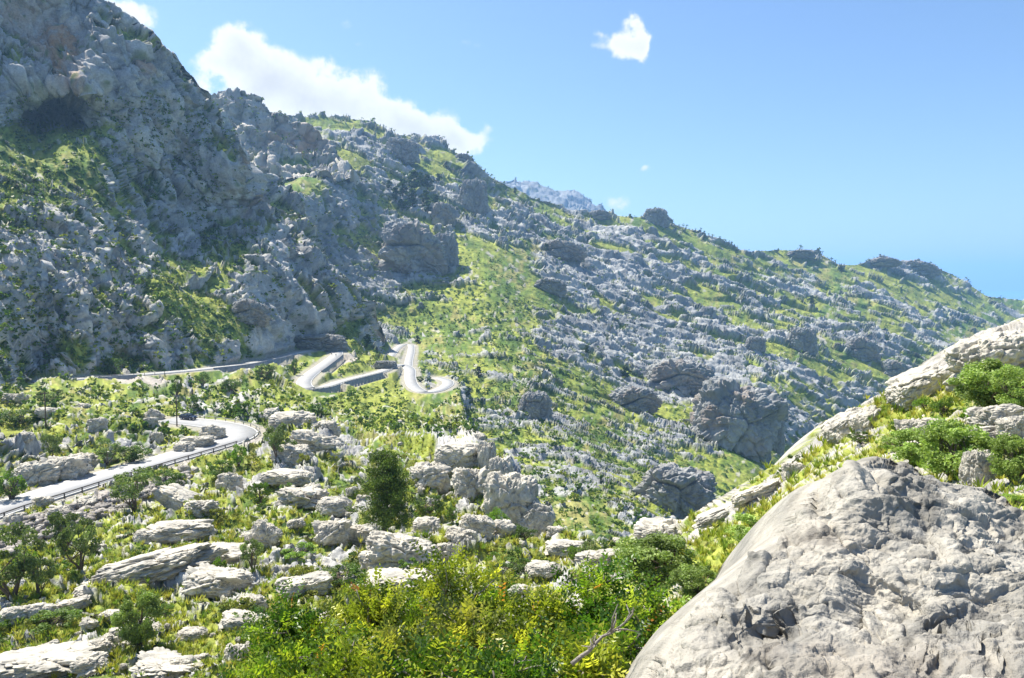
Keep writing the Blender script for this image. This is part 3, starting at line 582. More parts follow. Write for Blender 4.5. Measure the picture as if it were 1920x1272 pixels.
# ------------------------------------------------------------------ depth lookup for placing things on the land
CW = 4.0
zb = np.full((360, 560), 1e9); zi = {}
IDX = np.zeros((360, 560, 3)); COVB = np.zeros((360, 560)); NAMB = np.zeros((360, 560), int)
for li, (Vv, cv, nm) in enumerate(LAYERS):
    px_, py_, f_ = proj(Vv); cx = np.floor(px_ / CW).astype(int) + 20; cyy = np.floor(py_ / CW).astype(int) + 20
    ok = (cx >= 0) & (cx < 560) & (cyy >= 0) & (cyy < 360); id_ = np.where(ok)[0]; id_ = id_[np.argsort(-f_[id_])]
    b0 = f_[id_] < zb[cyy[id_], cx[id_]]; id_ = id_[b0]
    zb[cyy[id_], cx[id_]] = f_[id_]; IDX[cyy[id_], cx[id_]] = Vv[id_]; COVB[cyy[id_], cx[id_]] = cv[id_]; NAMB[cyy[id_], cx[id_]] = li
def ground(px, py):
    cx = int(px // CW) + 20; cy_ = int(py // CW) + 20
    for r in range(0, 6):
        best = None
        for a in range(-r, r + 1):
            for b in range(-r, r + 1):
                yy, xx = cy_ + a, cx + b
                if 0 <= yy < 360 and 0 <= xx < 560 and zb[yy, xx] < 1e8:
                    e = a * a + b * b
                    if best is None or e < best[0]: best = (e, yy, xx)
        if best: return IDX[best[1], best[2]].copy(), COVB[best[1], best[2]], NAMB[best[1], best[2]], zb[best[1], best[2]]
    return np.array([0, 30., -20]), 0, 0, 30
# ------------------------------------------------------------------ roads, lines, walls, rails
def offs(pts, off, dz=0.0):
    t = np.gradient(pts, axis=0)[:, :2]; t /= np.linalg.norm(t, axis=1)[:, None]
    q = pts.copy(); q[:, 0] += t[:, 1] * off; q[:, 1] -= t[:, 0] * off; q[:, 2] += dz; return q      # +off = right of travel
def strip(name, pts, o0, o1, dz, mat, thick=.3, parent=None):
    a, b = offs(pts, o0, dz), offs(pts, o1, dz); n = len(a)
    rows = np.stack([a - [0, 0, thick], a, b, b - [0, 0, thick]], 1).reshape(-1, 3)
    return link(name, make_mesh(name, rows, grid_faces(n, 4), None, False), mat, parent)
for pts, hw in zip(road_pts, HW):
    tag(strip('road', pts, -hw, hw, 0, M_ASPHALT, .5), 'pale sun-bleached asphalt mountain road winding through hairpins', None, None, 'structure')
    for s in (-1, 1):
        tag(strip('road_marking', pts, s * (hw - .22) - .09, s * (hw - .22) + .09, .006, M_PAINT, .003), None, None, None, 'structure')
def seg(pi, i0, i1):
    """part of a road between two (px,py) points"""
    P = road_pts[pi]; px, py, _ = proj(P)
    a = np.argmin((px - i0[0]) ** 2 + (py - i0[1]) ** 2); b = np.argmin((px - i1[0]) ** 2 + (py - i1[1]) ** 2)
    return P[min(a, b):max(a, b) + 1]
for (pi, a, b, side, h, lab) in WALLS:
    pts = seg(pi, a, b); hw = HW[pi]
    o0, o1 = side * (hw + .05), side * (hw + .45); A, B = offs(pts, o0), offs(pts, o1); n = len(A)
    hh = h * np.clip(np.minimum(np.arange(n), np.arange(n)[::-1]) / 4 + .5, 0, 1)
    A2, B2 = A.copy(), B.copy(); A2[:, 2] -= 1; B2[:, 2] -= hh + 1.2; B2[:, :2] += (B2 - A2)[:, :2] * .6
    rows = np.stack([A2, A + [0, 0, .42], B + [0, 0, .42], B2], 1).reshape(-1, 3)
    tag(link('retaining_wall', make_mesh('retaining_wall', rows, grid_faces(n, 4), None, False), M_CONC), lab, 'wall')
def guardrail(pts, side_off, spacing, label, mat_rail, top=.72, postw=.16):
    q = offs(pts, side_off); L = np.concatenate([[0], np.cumsum(np.linalg.norm(np.diff(q, axis=0), axis=1))])
    r = empty('guardrail', q[0]); tag(r, label, 'guardrail'); o = q[0]
    ts = np.arange(.5, L[-1], spacing); pos = np.stack([np.interp(ts, L, q[:, k]) for k in range(3)], 1)
    pm = MB().box((0, 0, top / 2 - .25), (postw, postw, top + .5)).mesh('post')
    for p in pos:
        x = link('post', pm, M_STEEL, r); x.location = p - o
    s = q[::2]; a = s + [0, 0, top]; w = .05
    tg = np.gradient(s, axis=0)[:, :2]; tg /= np.linalg.norm(tg, axis=1)[:, None]; nn = np.stack([tg[:, 1], -tg[:, 0], 0 * tg[:, 0]], 1) * w
    rows = np.stack([a - nn, a + nn, a + nn - [0, 0, .16], a - nn - [0, 0, .16], a - nn], 1) - o
    link('rail', make_mesh('rail', rows.reshape(-1, 3), grid_faces(len(a), 5), None, False), mat_rail, r)
guardrail(seg(0, (-120, 995), (425, 828)), HW[0] + .3, 3.4, 'dark post and beam guardrail along the valley edge of the lower road', M_STEEL)
guardrail(seg(0, (440, 822), (318, 786)), HW[0] + .3, 3.4, 'pale guardrail curving round the outside of the lower bend', M_RAIL, .7, .12)
guardrail(seg(1, (150, 710), (310, 699)), HW[1] + .25, 4.5, 'thin guardrail on the upper road above the dark wall', M_RAIL, .9, .14)
guardrail(seg(1, (585, 729), (735, 688)), HW[1] + .25, 4.5, 'thin guardrail on the road between the two hairpins', M_RAIL, .8, .14)

# ------------------------------------------------------------------ rocks
def cube_sphere(n):
    g = np.linspace(-1, 1, n); g = np.tan(g * math.pi / 4); A, B = np.meshgrid(g, g); o = np.ones_like(A); V = []
    for ax in range(3):
        for sg in (-1, 1):
            c = [None] * 3; c[ax] = o * sg; c[(ax + 1) % 3] = A * sg; c[(ax + 2) % 3] = B; V.append(np.stack(c, -1).reshape(-1, 3))
    V = np.concatenate(V); V /= np.linalg.norm(V, axis=1)[:, None]
    Fc = np.concatenate([grid_faces(n, n)[:, ::-1] + i * n * n for i in range(6)])
    key = np.round(V * 1e5).astype(np.int64); _, inv_i, inv = np.unique(key, axis=0, return_index=True, return_inverse=True)
    return V[inv_i], inv.ravel()[Fc]
def facet(P, sd, warp=.2):
    w1, w2, cid, tl = worley(P + warp * perlin(P * 1.7, sd + 50)[:, None], sd, True); e = w2 - w1
    return .2 - .2 * w1 * w1 + .9 * tl * sstep(0, .12, e) + .5 * (cid - .5) - .36 * (1 - sstep(0, .10, e))
def rock_mesh(name, seed, n=46, flute=0., blocky=1., octs=5, ochre=0., flat=0., tint=(1, 1, 1)):
    V, Fc = cube_sphere(n); o = np.array([seed * 7.3, seed * 3.1, 0]); r = np.ones(len(V))
    S = V / (np.abs(V) ** 3.2).sum(1)[:, None] ** (1 / 3.2) * .9 if blocky > .5 else V.copy()
    ax = np.array([math.sin(seed), math.cos(seed), .3]); r += .16 * fbm(V * 1.1 + o, 2, seed)
    Q = S.copy(); lam = 1.15; amp = .34 * blocky
    for k in range(octs):
        r += amp * facet(Q / lam + o, seed + k); lam *= .47; amp *= .52
    x = Q @ np.array([.5 * math.sin(seed), .4, 1.]) * 3.2 + .9 * perlin(Q * 1.3 + o, seed + 61); f_ = x - np.floor(x); r += (.075 if blocky > .7 else .03) * (f_ * (1 - sstep(.84, .97, f_)) - .4) * sstep(-.1, .2, perlin(Q * 1.1, seed + 62))
    r += .045 * ridged(Q * 4 + o, 4, seed + 20)
    r *= 1 - .10 * sstep(.5, 1., V[:, 2])
    if flute: r += flute * .05 * (1 - 2.5 * np.abs(perlin(np.stack([Q[:, 0] * 6.5, Q[:, 1] * 6.5, Q[:, 2] * .9], 1) + o, seed + 31)))
    P = S * r[:, None]
    c = rock_color(P * 1.3 + o, 1.0, seed + 3, (ochre * sstep(.0, .3, perlin(P * 1.4 + o, seed + 9) + .1)) if ochre else None) * np.array(tint)
    nn = P[:, 2] + .25 * perlin(P * 3, seed + 44)
    c = lerp(c, ROCK_B * .9, (.35 * sstep(.1, .4, perlin(P * 5, seed + 41)))[:, None])
    return make_mesh(name, P, Fc, c)
M_ROCKO = mat_col('outcrop_limestone', .9, .3, 3.4, .9, 8, bdist=.05, tint=(1.16, 1.14, 1.07))
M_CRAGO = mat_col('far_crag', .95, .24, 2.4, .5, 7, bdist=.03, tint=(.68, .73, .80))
protos = {}
for k in range(7): protos['b', k] = rock_mesh('rock', 11 + k, 44, 0, 1.0)
for k in range(4): protos['f', k] = rock_mesh('rock', 31 + k, 60, 1.4, .75)
for k in range(5): protos['s', k] = rock_mesh('rock', 51 + k, 60, .3, .6)
def put_rock(px, py, w, h, kind, k, label, name='rock_outcrop', cat='rock', group=None, mat=None, dep=.8, tilt=0, sink=.45, rz=None, g=None):
    P, _, _, f = ground(px, py) if g is None else g
    s = f / F; me = protos[kind, k % len([1 for q in protos if q[0] == kind])]
    o = link(name, me, mat or M_ROCKO); W_, H_ = w * s / 2, h * s / (2 - sink) * (.86 if kind != 'c' else 1)
    o.scale = (W_, W_ * dep, H_); o.location = (P[0], P[1] + W_ * dep * .4, P[2] + H_ * (1 - sink) * .9)
    o.rotation_euler = (R(-6), R(tilt), R(rz if rz is not None else (px * 7 + py * 3) % 50 - 25))
    tag(o, label, cat, group); return o
RK = [
 (862, 872, 96, 48, 's', 0, 'long pale arched rock crowning the rock pile behind the pine', -4),
 (912, 882, 34, 62, 'f', 1, 'narrow upright spire at the right end of the arched rock'),
 (936, 904, 40, 56, 'f', 0, 'grooved grey block under the narrow spire'),
 (803, 912, 70, 50, 'b', 2, 'split grey rock just right of the pine crown'),
 (880, 928, 62, 60, 'b', 5, 'pale rock with a round brown hollow in the rock pile'),
 (952, 968, 92, 98, 'f', 2, 'biggest block of the rock pile, tall with vertical grooves'),
 (872, 962, 62, 52, 'b', 1, 'grey wedge rock left of the tall grooved block'),
 (892, 998, 58, 36, 'f', 3, 'low rounded grooved rock at the foot of the rock pile', 12),
 (988, 962, 30, 60, 'b', 6, 'knobbly stub standing right of the tall grooved block'),
 (1004, 998, 62, 64, 's', 4, 'sloping grey slab ending the rock pile on the valley side', 30),
 (1042, 1004, 32, 20, 'b', 3, 'small round rock on the grass below the rock pile'),
 (866, 1032, 56, 42, 'f', 1, 'striped grey rock in front of the rock pile', 8),
 (798, 996, 50, 28, 'b', 4, 'pale hummocky rock just right of the pine trunk'),
 (838, 1040, 38, 30, 'b', 0, 'small dark grey round rock left of the striped rock'),
 (836, 890, 56, 30, 'b', 2, 'pointed pale rock beneath the arched rock'),
 (742, 1064, 124, 66, 'f', 2, 'broad dark grey slab with slanting grooves below the pine', 14),
 (745, 1104, 150, 34, 's', 1, 'flat white slab above the leafy shrubs'),
 (672, 1020, 70, 40, 's', 2, 'rounded grey rocks at the foot of the pine'),
 (622, 1012, 60, 42, 'b', 1, 'lumpy rock left of the pine foot'),
 (545, 806, 84, 36, 'b', 4, 'pale ridge rock beside the bushy tree past the bend'),
 (604, 818, 50, 34, 'b', 6, 'isolated round grey rock beyond the pale ridge rock'),
 (585, 846, 90, 38, 'f', 0, 'long fluted rock descending from the road bend', 14),
 (545, 862, 64, 34, 'f', 3, 'dark grooved rock left of the long fluted rock'),
 (528, 905, 92, 26, 's', 0, 'flat pale ledge in the middle of the near slope'),
 (566, 950, 84, 34, 'b', 3, 'dark-fronted ledge left of the pine'),
 (622, 960, 60, 34, 's', 3, 'smooth ledge joined to the dark-fronted ledge'),
 (424, 918, 46, 38, 'b', 0, 'dark pointed rock below the guardrail'),
 (330, 948, 84, 34, 's', 2, 'pale sloping slab right of the roadside olive', 18),
 (372, 962, 54, 24, 'b', 5, 'grey rock with a dark hollow beside the sloping slab'),
 (330, 1008, 120, 34, 's', 1, 'wide pale ledge under the roadside olive'),
 (272, 1088, 220, 48, 's', 4, 'largest smooth white slab on the near slope', -14),
 (180, 1112, 90, 24, 's', 3, 'lower left tongue of white rock beside the big smooth slab'),
 (410, 1050, 120, 26, 's', 0, 'bright flat slab above the cracked grey outcrop'),
 (398, 1108, 110, 44, 'b', 1, 'cracked grey outcrop below the small round olive'),
 (566, 1112, 100, 36, 's', 2, 'white slab left of the leafy shrubs'),
 (488, 1022, 52, 50, 'f', 2, 'tilted grooved rock behind the small round olive', 28),
 (438, 1048, 44, 26, 'b', 2, 'blocky grey rock left of the tilted grooved rock'),
 (466, 1144, 52, 34, 'b', 6, 'layered rock lying in yellow grass above the bare slab'),
 (456, 1178, 94, 28, 's', 1, 'bare beige slab in grass left of the leafy shrubs', 10),
 (356, 1196, 50, 22, 's', 3, 'small smooth dome rock in the yellow grass'),
 (226, 1202, 46, 26, 'b', 0, 'pale rock left of the lone shrub in the grass'),
 (206, 1162, 44, 18, 's', 0, 'low pale rock above the lone shrub'),
 (70, 1266, 180, 40, 'b', 3, 'cracked pavement of white rock in the bottom left corner'),
 (160, 1256, 60, 26, 'b', 4, 'right end of the cracked white pavement'),
 (300, 1268, 120, 30, 'b', 1, 'white outcrop cut by the bottom edge'),
 (338, 1252, 44, 24, 's', 2, 'grey cobble-shaped boulder on the bottom outcrop'),
 (440, 1236, 40, 34, 'b', 5, 'knobbly rock in grass near the bottom shrubs'),
 (20, 1168, 60, 36, 's', 1, 'white rock at the left edge below the olive clump'),
 (70, 1160, 54, 28, 's', 4, 'slab with a dark overhang near the left edge'),
 (130, 1140, 60, 20, 's', 2, 'low pale ledge right of the olive clump', -10),
 (268, 1018, 44, 26, 's', 3, 'short pale slab in front of the olive with a dark shadow', 20),
 (62, 905, 70, 44, 'b', 2, 'broken rock bank at the left of the lower road'),
 (112, 898, 74, 50, 'b', 1, 'dark jagged rock bank above the straight of the lower road'),
 (150, 880, 52, 40, 'b', 6, 'pale jagged rock beside the small white sign'),
 (395, 820, 44, 30, 'b', 0, 'dark-bottomed rock on the inside of the bend'),
 (366, 836, 62, 24, 's', 2, 'flat cream ledge on the inside of the bend'),
 (340, 846, 36, 20, 'b', 4, 'small broken rocks below the cream ledge'),
 (293, 826, 20, 20, 'b', 6, 'lone pale boulder in yellow grass inside the bend'),
 (290, 786, 34, 20, 's', 4, 'steep pale rib left of the parked car', 30),
 (183, 806, 34, 28, 'b', 3, 'pale rock pair high in the yellow grass'),
 (152, 768, 26, 14, 's', 0, 'small flat rock under the upper road'),
 (25, 755, 40, 20, 'b', 5, 'rock at the left edge of the yellow slope'),
 (1062, 1042, 80, 28, 's', 1, 'pale ledge behind the leafy shrubs'),
 (1130, 1058, 70, 24, 'b', 2, 'cracked pale rock left of the feathery bush'),
 (1018, 1078, 60, 24, 's', 3, 'small white slab above the leafy shrubs'),
 (1242, 1022, 96, 46, 'b', 4, 'white cracked outcrop at the foot of the right slope'),
 (1262, 1042, 50, 24, 'b', 0, 'small grey-topped rocks under the white cracked outcrop'),
 (1868, 706, 150, 92, 'f', 2, 'huge fluted grey block on the skyline of the right slope', -14),
 (1816, 700, 56, 70, 'f', 1, 'dark fluted end of the huge skyline block'),
 (1728, 746, 120, 56, 's', 0, 'smooth cream slab below the huge fluted block', -24),
 (1590, 812, 84, 46, 's', 3, 'weathered ledge on the edge of the right slope', -34),
 (1628, 800, 60, 44, 'b', 6, 'upper weathered ledge on the edge of the right slope', -30),
 (1490, 896, 40, 34, 'b', 3, 'dark rounded boulder at the tip of the right slope'),
 (1420, 938, 100, 26, 's', 2, 'long bright slab on the edge of the right slope', -26),
 (1350, 974, 90, 20, 's', 4, 'lower bright slab on the edge of the right slope', -24),
 (1712, 812, 46, 34, 'b', 1, 'pale rock among bushes on the right slope'),
 (1752, 812, 60, 36, 's', 0, 'cracked cream rock above the tall broom bush'),
 (1872, 794, 90, 42, 's', 2, 'top rounded block of the stacked rocks'),
 (1905, 818, 60, 44, 's', 1, 'right-hand block of the stacked rocks'),
 (1852, 838, 96, 44, 's', 4, 'front rounded block of the stacked rocks'),
 (1840, 905, 60, 70, 'f', 3, 'grey pillar with a cast shadow under the stacked rocks'),
 (1536, 962, 50, 14, 's', 3, 'small pale ledge left of the big boulder'),
]
for r in RK: put_rock(*r[:7], tilt=r[7] if len(r) > 7 else 0)
# small scattered stones
n = 0
for i in range(1500):
    px, py = random.uniform(0, 1180), random.uniform(760, 1265); P, cv, nm, f = ground(px, py)
    if nm != 0 or f > 230 or f < 20: continue
    if min(np.min((q[:, 0] - P[0]) ** 2 + (q[:, 1] - P[1]) ** 2) for q in road_pts) < 30: continue
    if perlin(np.array([[P[0] / 14, P[1] / 14, 3.]]), 77)[0] < .02: continue
    w = random.choice([7, 9, 12, 15, 20, 27, 36]) * random.uniform(.8, 1.3); k = random.choice('bsb')
    put_rock(px, py, w, w * random.uniform(.4, .8), k, i, 'small pale limestone stone half sunk in the grass of the near slope', 'stone', 'stone', 'small stones scattered over the near slope', g=(P, cv, nm, f), rz=random.uniform(0, 360), tilt=random.uniform(-15, 15)); n += 1
    if n >= 190: break
protos['c', 0] = rock_mesh('crag', 74, 110, .8, .8, 6, .35); protos['c', 1] = rock_mesh('crag', 72, 90, .8, 1.0, 6, .1); protos['c', 2] = rock_mesh('crag', 73, 90, .9, 1.0, 6, .25)
CR = [
 (1385, 836, 150, 128, 0, 'big shaded crag with orange stains above the round green field', 8), (1446, 834, 50, 70, 1, 'right shoulder of the big shaded crag beside the field', 0), (1285, 735, 110, 60, 2, 'rocky hump left of the big shaded crag', 0),
 (1275, 960, 130, 90, 1, 'dark shrubby crag left of the round green field', 10), (1190, 770, 90, 45, 2, 'broken crag in the middle of the valley floor', 0), (1000, 780, 60, 50, 1, 'small crag by the valley scree', 0),
 (775, 505, 120, 80, 2, 'shaded overhanging cliff with a pinkish scar on the main mountain', 25), (835, 500, 50, 70, 1, 'dark right end of the overhanging cliff', 0), (886, 388, 50, 58, 1, 'dark square crag on the shoulder of the main mountain', 0), (835, 420, 40, 40, 2, 'crag left of the dark square one', 0),
 (1505, 655, 48, 42, 1, 'dark cliff block on the far right mountainside', 0), (1620, 672, 58, 42, 2, 'slanting dark cliff below the right ridge', 20), (1418, 652, 36, 26, 1, 'small dark crag left of the cliff block', 0), (1680, 706, 50, 30, 2, 'low dark crag near the right slope edge', 15),
 (1230, 418, 44, 30, 1, 'rounded knob on the skyline of the ridge', 0), (1125, 408, 40, 16, 2, 'low knob left of the rounded skyline knob', 0), (1725, 512, 70, 24, 2, 'dark rock cap on the right-hand ridge top', 6), (1500, 482, 60, 14, 1, 'thin rock cap on the middle of the ridge', 0), (1660, 498, 50, 14, 2, 'pale rock cap left of the dark ridge cap', 0),
 (755, 292, 60, 34, 1, 'dark crag under the summit ridge', 10), (868, 300, 26, 14, 2, 'small knob on the descending summit ridge', 0), (1060, 480, 70, 30, 2, 'banded crag high on the middle slope', 8), (1030, 545, 60, 26, 1, 'grey band of rock on the middle slope', 8),
 (595, 655, 95, 30, 1, 'shaded rock cutting behind the hairpin', 0), (475, 600, 60, 40, 2, 'dark crag above the upper road', 10), (720, 690, 40, 16, 1, 'small crag by the far loop', 0)]
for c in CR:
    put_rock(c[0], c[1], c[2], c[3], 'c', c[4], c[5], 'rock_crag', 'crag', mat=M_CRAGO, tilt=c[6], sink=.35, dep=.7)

# ------------------------------------------------------------------ leafy plants
def leaf_quads(Pc, size, asp=.55, up=.0, rg=rng):
    n = len(Pc); a = rg.normal(size=(n, 3)); a[:, 2] += up; a /= np.linalg.norm(a, axis=1)[:, None]
    b = np.cross(a, rg.normal(size=(n, 3))); b /= np.linalg.norm(b, axis=1)[:, None] + 1e-9
    s = (size * rg.uniform(.6, 1.4, n))[:, None]
    V = np.stack([Pc - a * s, Pc + b * s * asp, Pc + a * s, Pc - b * s * asp], 1).reshape(-1, 3)
    return V, np.arange(n * 4).reshape(n, 4)
def crown(seed, nl, nleaf, rx, rz, size, c0, c1, lobe=.34, cz=.55, shape='dome', asp=.55, up=0.):
    rg = np.random.default_rng(seed); L = rg.normal(size=(nl, 3)); L /= np.linalg.norm(L, axis=1)[:, None]; L *= rg.uniform(.35, .85, nl)[:, None] ** .6
    L = L * [rx, rx, rz] + [0, 0, cz]; L[:, 2] = np.maximum(L[:, 2], .1)
    lr = lobe * rg.uniform(.55, 1.2, nl) * min(rx, 1) ; sh = rg.uniform(.65, 1.35, nl)
    k = rg.integers(0, nl, nleaf); D = rg.normal(size=(nleaf, 3)); D /= np.linalg.norm(D, axis=1)[:, None]
    P = L[k] + D * (lr[k] * rg.uniform(.25, 1.12, nleaf) ** .5)[:, None] * [1, 1, .8]
    V, Fc = leaf_quads(P, size, asp, up, rg); t = rg.uniform(0, 1, nleaf)
    c = lerp(np.array(c0), np.array(c1), (t ** 1.3)[:, None]) * sh[k][:, None]
    ok = P[:, 2] > -.02
    return V, Fc[ok], np.repeat(c, 4, 0), L
OL0, OL1 = (.10, .15, .045), (.24, .30, .10); DK0, DK1 = (.05, .10, .015), (.14, .22, .03); BR0, BR1 = (.10, .20, .02), (.24, .36, .04); YL0, YL1 = (.16, .18, .03), (.30, .31, .06)
PL = {}
def tree_proto(kind, k, seed, c0, c1, nleaf, rx=.5, rz=.36, cz=.62, size=.024, trunk=True, nl=26, lobe=.24):
    V, Fc, c, L = crown(seed, nl, nleaf, rx, rz, size, c0, c1, lobe, cz)
    me = make_mesh('crown', V, Fc, c, False); rg = np.random.default_rng(seed + 1); mb = MB()
    for j in range(4 if trunk else 7):
        b = rg.uniform(-.04, .04, 3) * [1, 1, 0]; e = L[rg.integers(0, len(L))]
        mid = b * .3 + e * [.45, .45, .5] + rg.normal(size=3) * .03; mb.tube([b, b * .6 + mid * .4 + [0, 0, .03], mid, e], [.03, .024, .017, .006], 5)
        for q in range(3):
            e2 = L[rg.integers(0, len(L))]; mb.tube([mid, (mid + e2) / 2 + rg.normal(size=3) * .02, e2], [.012, .008, .003], 4)
    PL[kind, k] = (me, mb.mesh('trunk', True))
for k in range(4): tree_proto('olive', k, 100 + k, OL0, OL1, 3400)
for k in range(4): tree_proto('dark', k, 110 + k, DK0, DK1, 3000, rx=.5, rz=.36, cz=.42, trunk=False, nl=30)
for k in range(3): tree_proto('bright', k, 120 + k, BR0, BR1, 3000, rx=.5, rz=.38, cz=.45, trunk=False, nl=28)
for k in range(3): tree_proto('broom', k, 130 + k, (.17, .25, .055), (.34, .44, .12), 12000, rx=.48, rz=.42, cz=.5, size=.019, trunk=False, nl=60, lobe=.24)
def put_tree(px, py, w, h, kind, k, label, name='olive_tree', cat='tree', group=None, g=None, rz=None):
    P, _, _, f = ground(px, py) if g is None else g; s = f / F
    nk = len([1 for q in PL if q[0] == kind]); a, b = PL[kind, k % nk]
    e = empty(name, P - [0, 0, .1 * h * s * .3], R(rz if rz is not None else (px * 13) % 360)); tag(e, label, cat, group)
    if kind == 'broom': w, h = w * 1.15, h * 1.15
    x = link('crown', a, M_LEAF, e); y = link('trunk' if cat == 'tree' else 'stem', b, M_BARK, e); x.scale = y.scale = (w * s, w * s, h * s * 1.05)
    return e
TR = [
 (250, 958, 90, 80, 'olive', 0, 'dark olive tree just below the lower road guardrail', 'olive_tree', 'tree'),
 (118, 1040, 78, 86, 'olive', 1, 'dense olive tree standing under the stony road bank', 'olive_tree', 'tree'),
 (150, 1070, 80, 100, 'olive', 2, 'taller olive with black shade at its foot under the stony bank', 'olive_tree', 'tree'),
 (20, 1122, 130, 140, 'olive', 3, 'biggest grey-green olive at the left edge', 'olive_tree', 'tree'),
 (72, 1118, 64, 80, 'olive', 0, 'pale silvery olive touching the biggest one at the left edge', 'olive_tree', 'tree'),
 (262, 1212, 84, 100, 'broom', 1, 'lone feathery grey-green shrub in yellow grass', 'shrub', 'shrub'),
 (472, 1064, 52, 62, 'olive', 2, 'small round bright olive beside the tilted grooved rock', 'olive_tree', 'tree'),
 (410, 1072, 34, 42, 'bright', 0, 'small green shrub left of the small round olive', 'shrub', 'shrub'),
 (518, 866, 58, 74, 'olive', 1, 'bushy tree on the outside of the lower bend', 'olive_tree', 'tree'),
 (545, 858, 44, 44, 'dark', 1, 'low shrub against the bushy tree past the bend', 'shrub', 'shrub'),
 (484, 948, 46, 60, 'bright', 2, 'deep green little tree in the middle of the near slope', 'broadleaf_tree', 'tree'),
 (312, 912, 66, 42, 'dark', 0, 'round dark shrub overlapping the guardrail of the lower road', 'shrub', 'shrub'),
 (444, 874, 40, 50, 'bright', 1, 'bright shrub hiding a piece of guardrail at the bend', 'shrub', 'shrub'),
 (414, 892, 62, 46, 'dark', 2, 'dark green mound below the bend guardrail', 'shrub', 'shrub'),
 (20, 938, 60, 76, 'bright', 0, 'bright leafy shrub at the left edge above the road', 'shrub', 'shrub'),
 (196, 872, 50, 52, 'olive', 3, 'pale olive on the upper verge of the lower road', 'olive_tree', 'tree'),
 (244, 866, 62, 42, 'dark', 3, 'wide shrub on the upper verge of the lower road', 'shrub', 'shrub'),
 (96, 868, 40, 60, 'olive', 0, 'thin olive over the rock bank of the lower road', 'olive_tree', 'tree'),
 (38, 796, 62, 36, 'dark', 1, 'dark round shrub on the yellow slope by the left edge', 'shrub', 'shrub'),
 (92, 760, 56, 36, 'olive', 2, 'flat-topped olive behind the left pole', 'olive_tree', 'tree'),
 (332, 742, 24, 50, 'dark', 2, 'narrow dark tree standing just below the upper road', 'broadleaf_tree', 'tree'),
 (381, 722, 34, 30, 'dark', 0, 'round dark bush against the upper road', 'shrub', 'shrub'),
 (432, 730, 48, 26, 'dark', 3, 'wide bush on the bank right of the round dark bush', 'shrub', 'shrub'),
 (498, 708, 44, 36, 'dark', 1, 'bush under the walled stretch of the upper road', 'shrub', 'shrub'),
 (362, 768, 22, 30, 'dark', 2, 'dark bush on white rock above the parked car', 'shrub', 'shrub'),
 (212, 702, 44, 44, 'dark', 3, 'dark tall bush above the start of the upper road', 'shrub', 'shrub'),
 (608, 656, 11, 13, 'bright', 0, 'tiny tree on the inside edge of the hairpin', 'broadleaf_tree', 'tree'),
 (552, 700, 16, 40, 'dark', 0, 'dark column of foliage left of the hairpin', 'shrub', 'shrub'),
 (790, 712, 18, 14, 'dark', 1, 'round dark bush inside the last bend', 'shrub', 'shrub'),
 (806, 958, 66, 40, 'dark', 2, 'dark shrub right of the pine', 'shrub', 'shrub'),
 (934, 992, 46, 52, 'bright', 1, 'vivid green shrub growing in the rock pile', 'shrub', 'shrub'),
 (848, 978, 30, 34, 'dark', 3, 'brownish shrub in front of the rock pile', 'shrub', 'shrub'),
 (985, 1008, 46, 28, 'dark', 0, 'shrub in the shade below the tall grooved block', 'shrub', 'shrub'),
 (1102, 1056, 40, 50, 'olive', 1, 'small dark-stemmed olive on the saddle', 'olive_tree', 'tree'),
 (1072, 1050, 28, 34, 'bright', 2, 'small shrub left of the saddle olive', 'shrub', 'shrub'),
 (965, 1072, 70, 36, 'dark', 1, 'flat green shrub behind the leafy shrubs', 'shrub', 'shrub'),
 (640, 1092, 90, 44, 'dark', 2, 'spreading dark shrub between two white slabs', 'shrub', 'shrub'),
 (560, 1040, 80, 30, 'bright', 0, 'low green carpet shrub above the white slab', 'shrub', 'shrub'),
 (95, 1178, 100, 40, 'bright', 1, 'bright low shrub near the left edge', 'shrub', 'shrub'),
 (312, 1152, 36, 26, 'bright', 2, 'small vivid green bush right of the lone shrub', 'shrub', 'shrub'),
 (1238, 1104, 165, 100, 'broom', 0, 'big feathery bush left of the big boulder', 'shrub', 'shrub'),
 (1300, 1120, 90, 60, 'broom', 1, 'feathery bush tucked against the big boulder', 'shrub', 'shrub'),
 (1420, 1050, 110, 84, 'broom', 2, 'green broom bush on the slope above the big boulder edge', 'shrub', 'shrub'),
 (1852, 772, 130, 96, 'broom', 0, 'feathery tree below the huge fluted skyline block', 'broom_tree', 'tree'),
 (1905, 770, 90, 80, 'broom', 1, 'bright feathery tree at the right edge below the skyline', 'broom_tree', 'tree'),
 (1790, 902, 130, 115, 'broom', 2, 'tall broom bush with grey stems behind the big boulder', 'shrub', 'shrub'),
 (1708, 868, 100, 60, 'broom', 1, 'green bush left of the tall broom bush', 'shrub', 'shrub'),
 (1838, 905, 60, 60, 'broom', 0, 'small broom right of the tall broom bush', 'shrub', 'shrub'),
 (1900, 905, 84, 90, 'broom', 2, 'broom bush at the right edge behind the big boulder', 'shrub', 'shrub'),
 (1735, 768, 44, 34, 'bright', 1, 'vivid green bush on the right slope', 'shrub', 'shrub'),
 (1768, 778, 44, 44, 'dark', 0, 'dark round bush beside the vivid green bush', 'shrub', 'shrub'),
 (1690, 812, 60, 34, 'dark', 1, 'low dark shrub on the right slope', 'shrub', 'shrub'),
 (1610, 830, 50, 26, 'dark', 2, 'low shrub near the edge of the right slope', 'shrub', 'shrub'),
 (1670, 845, 70, 26, 'bright', 0, 'bright low shrub above the top of the big boulder', 'shrub', 'shrub'),
 (1520, 935, 50, 26, 'dark', 3, 'shrub just left of the peak of the big boulder', 'shrub', 'shrub'),
 (1895, 945, 70, 24, 'bright', 2, 'bright leafy patch at the right edge by the boulder', 'shrub', 'shrub'),
]
for t_ in TR: put_tree(*t_)
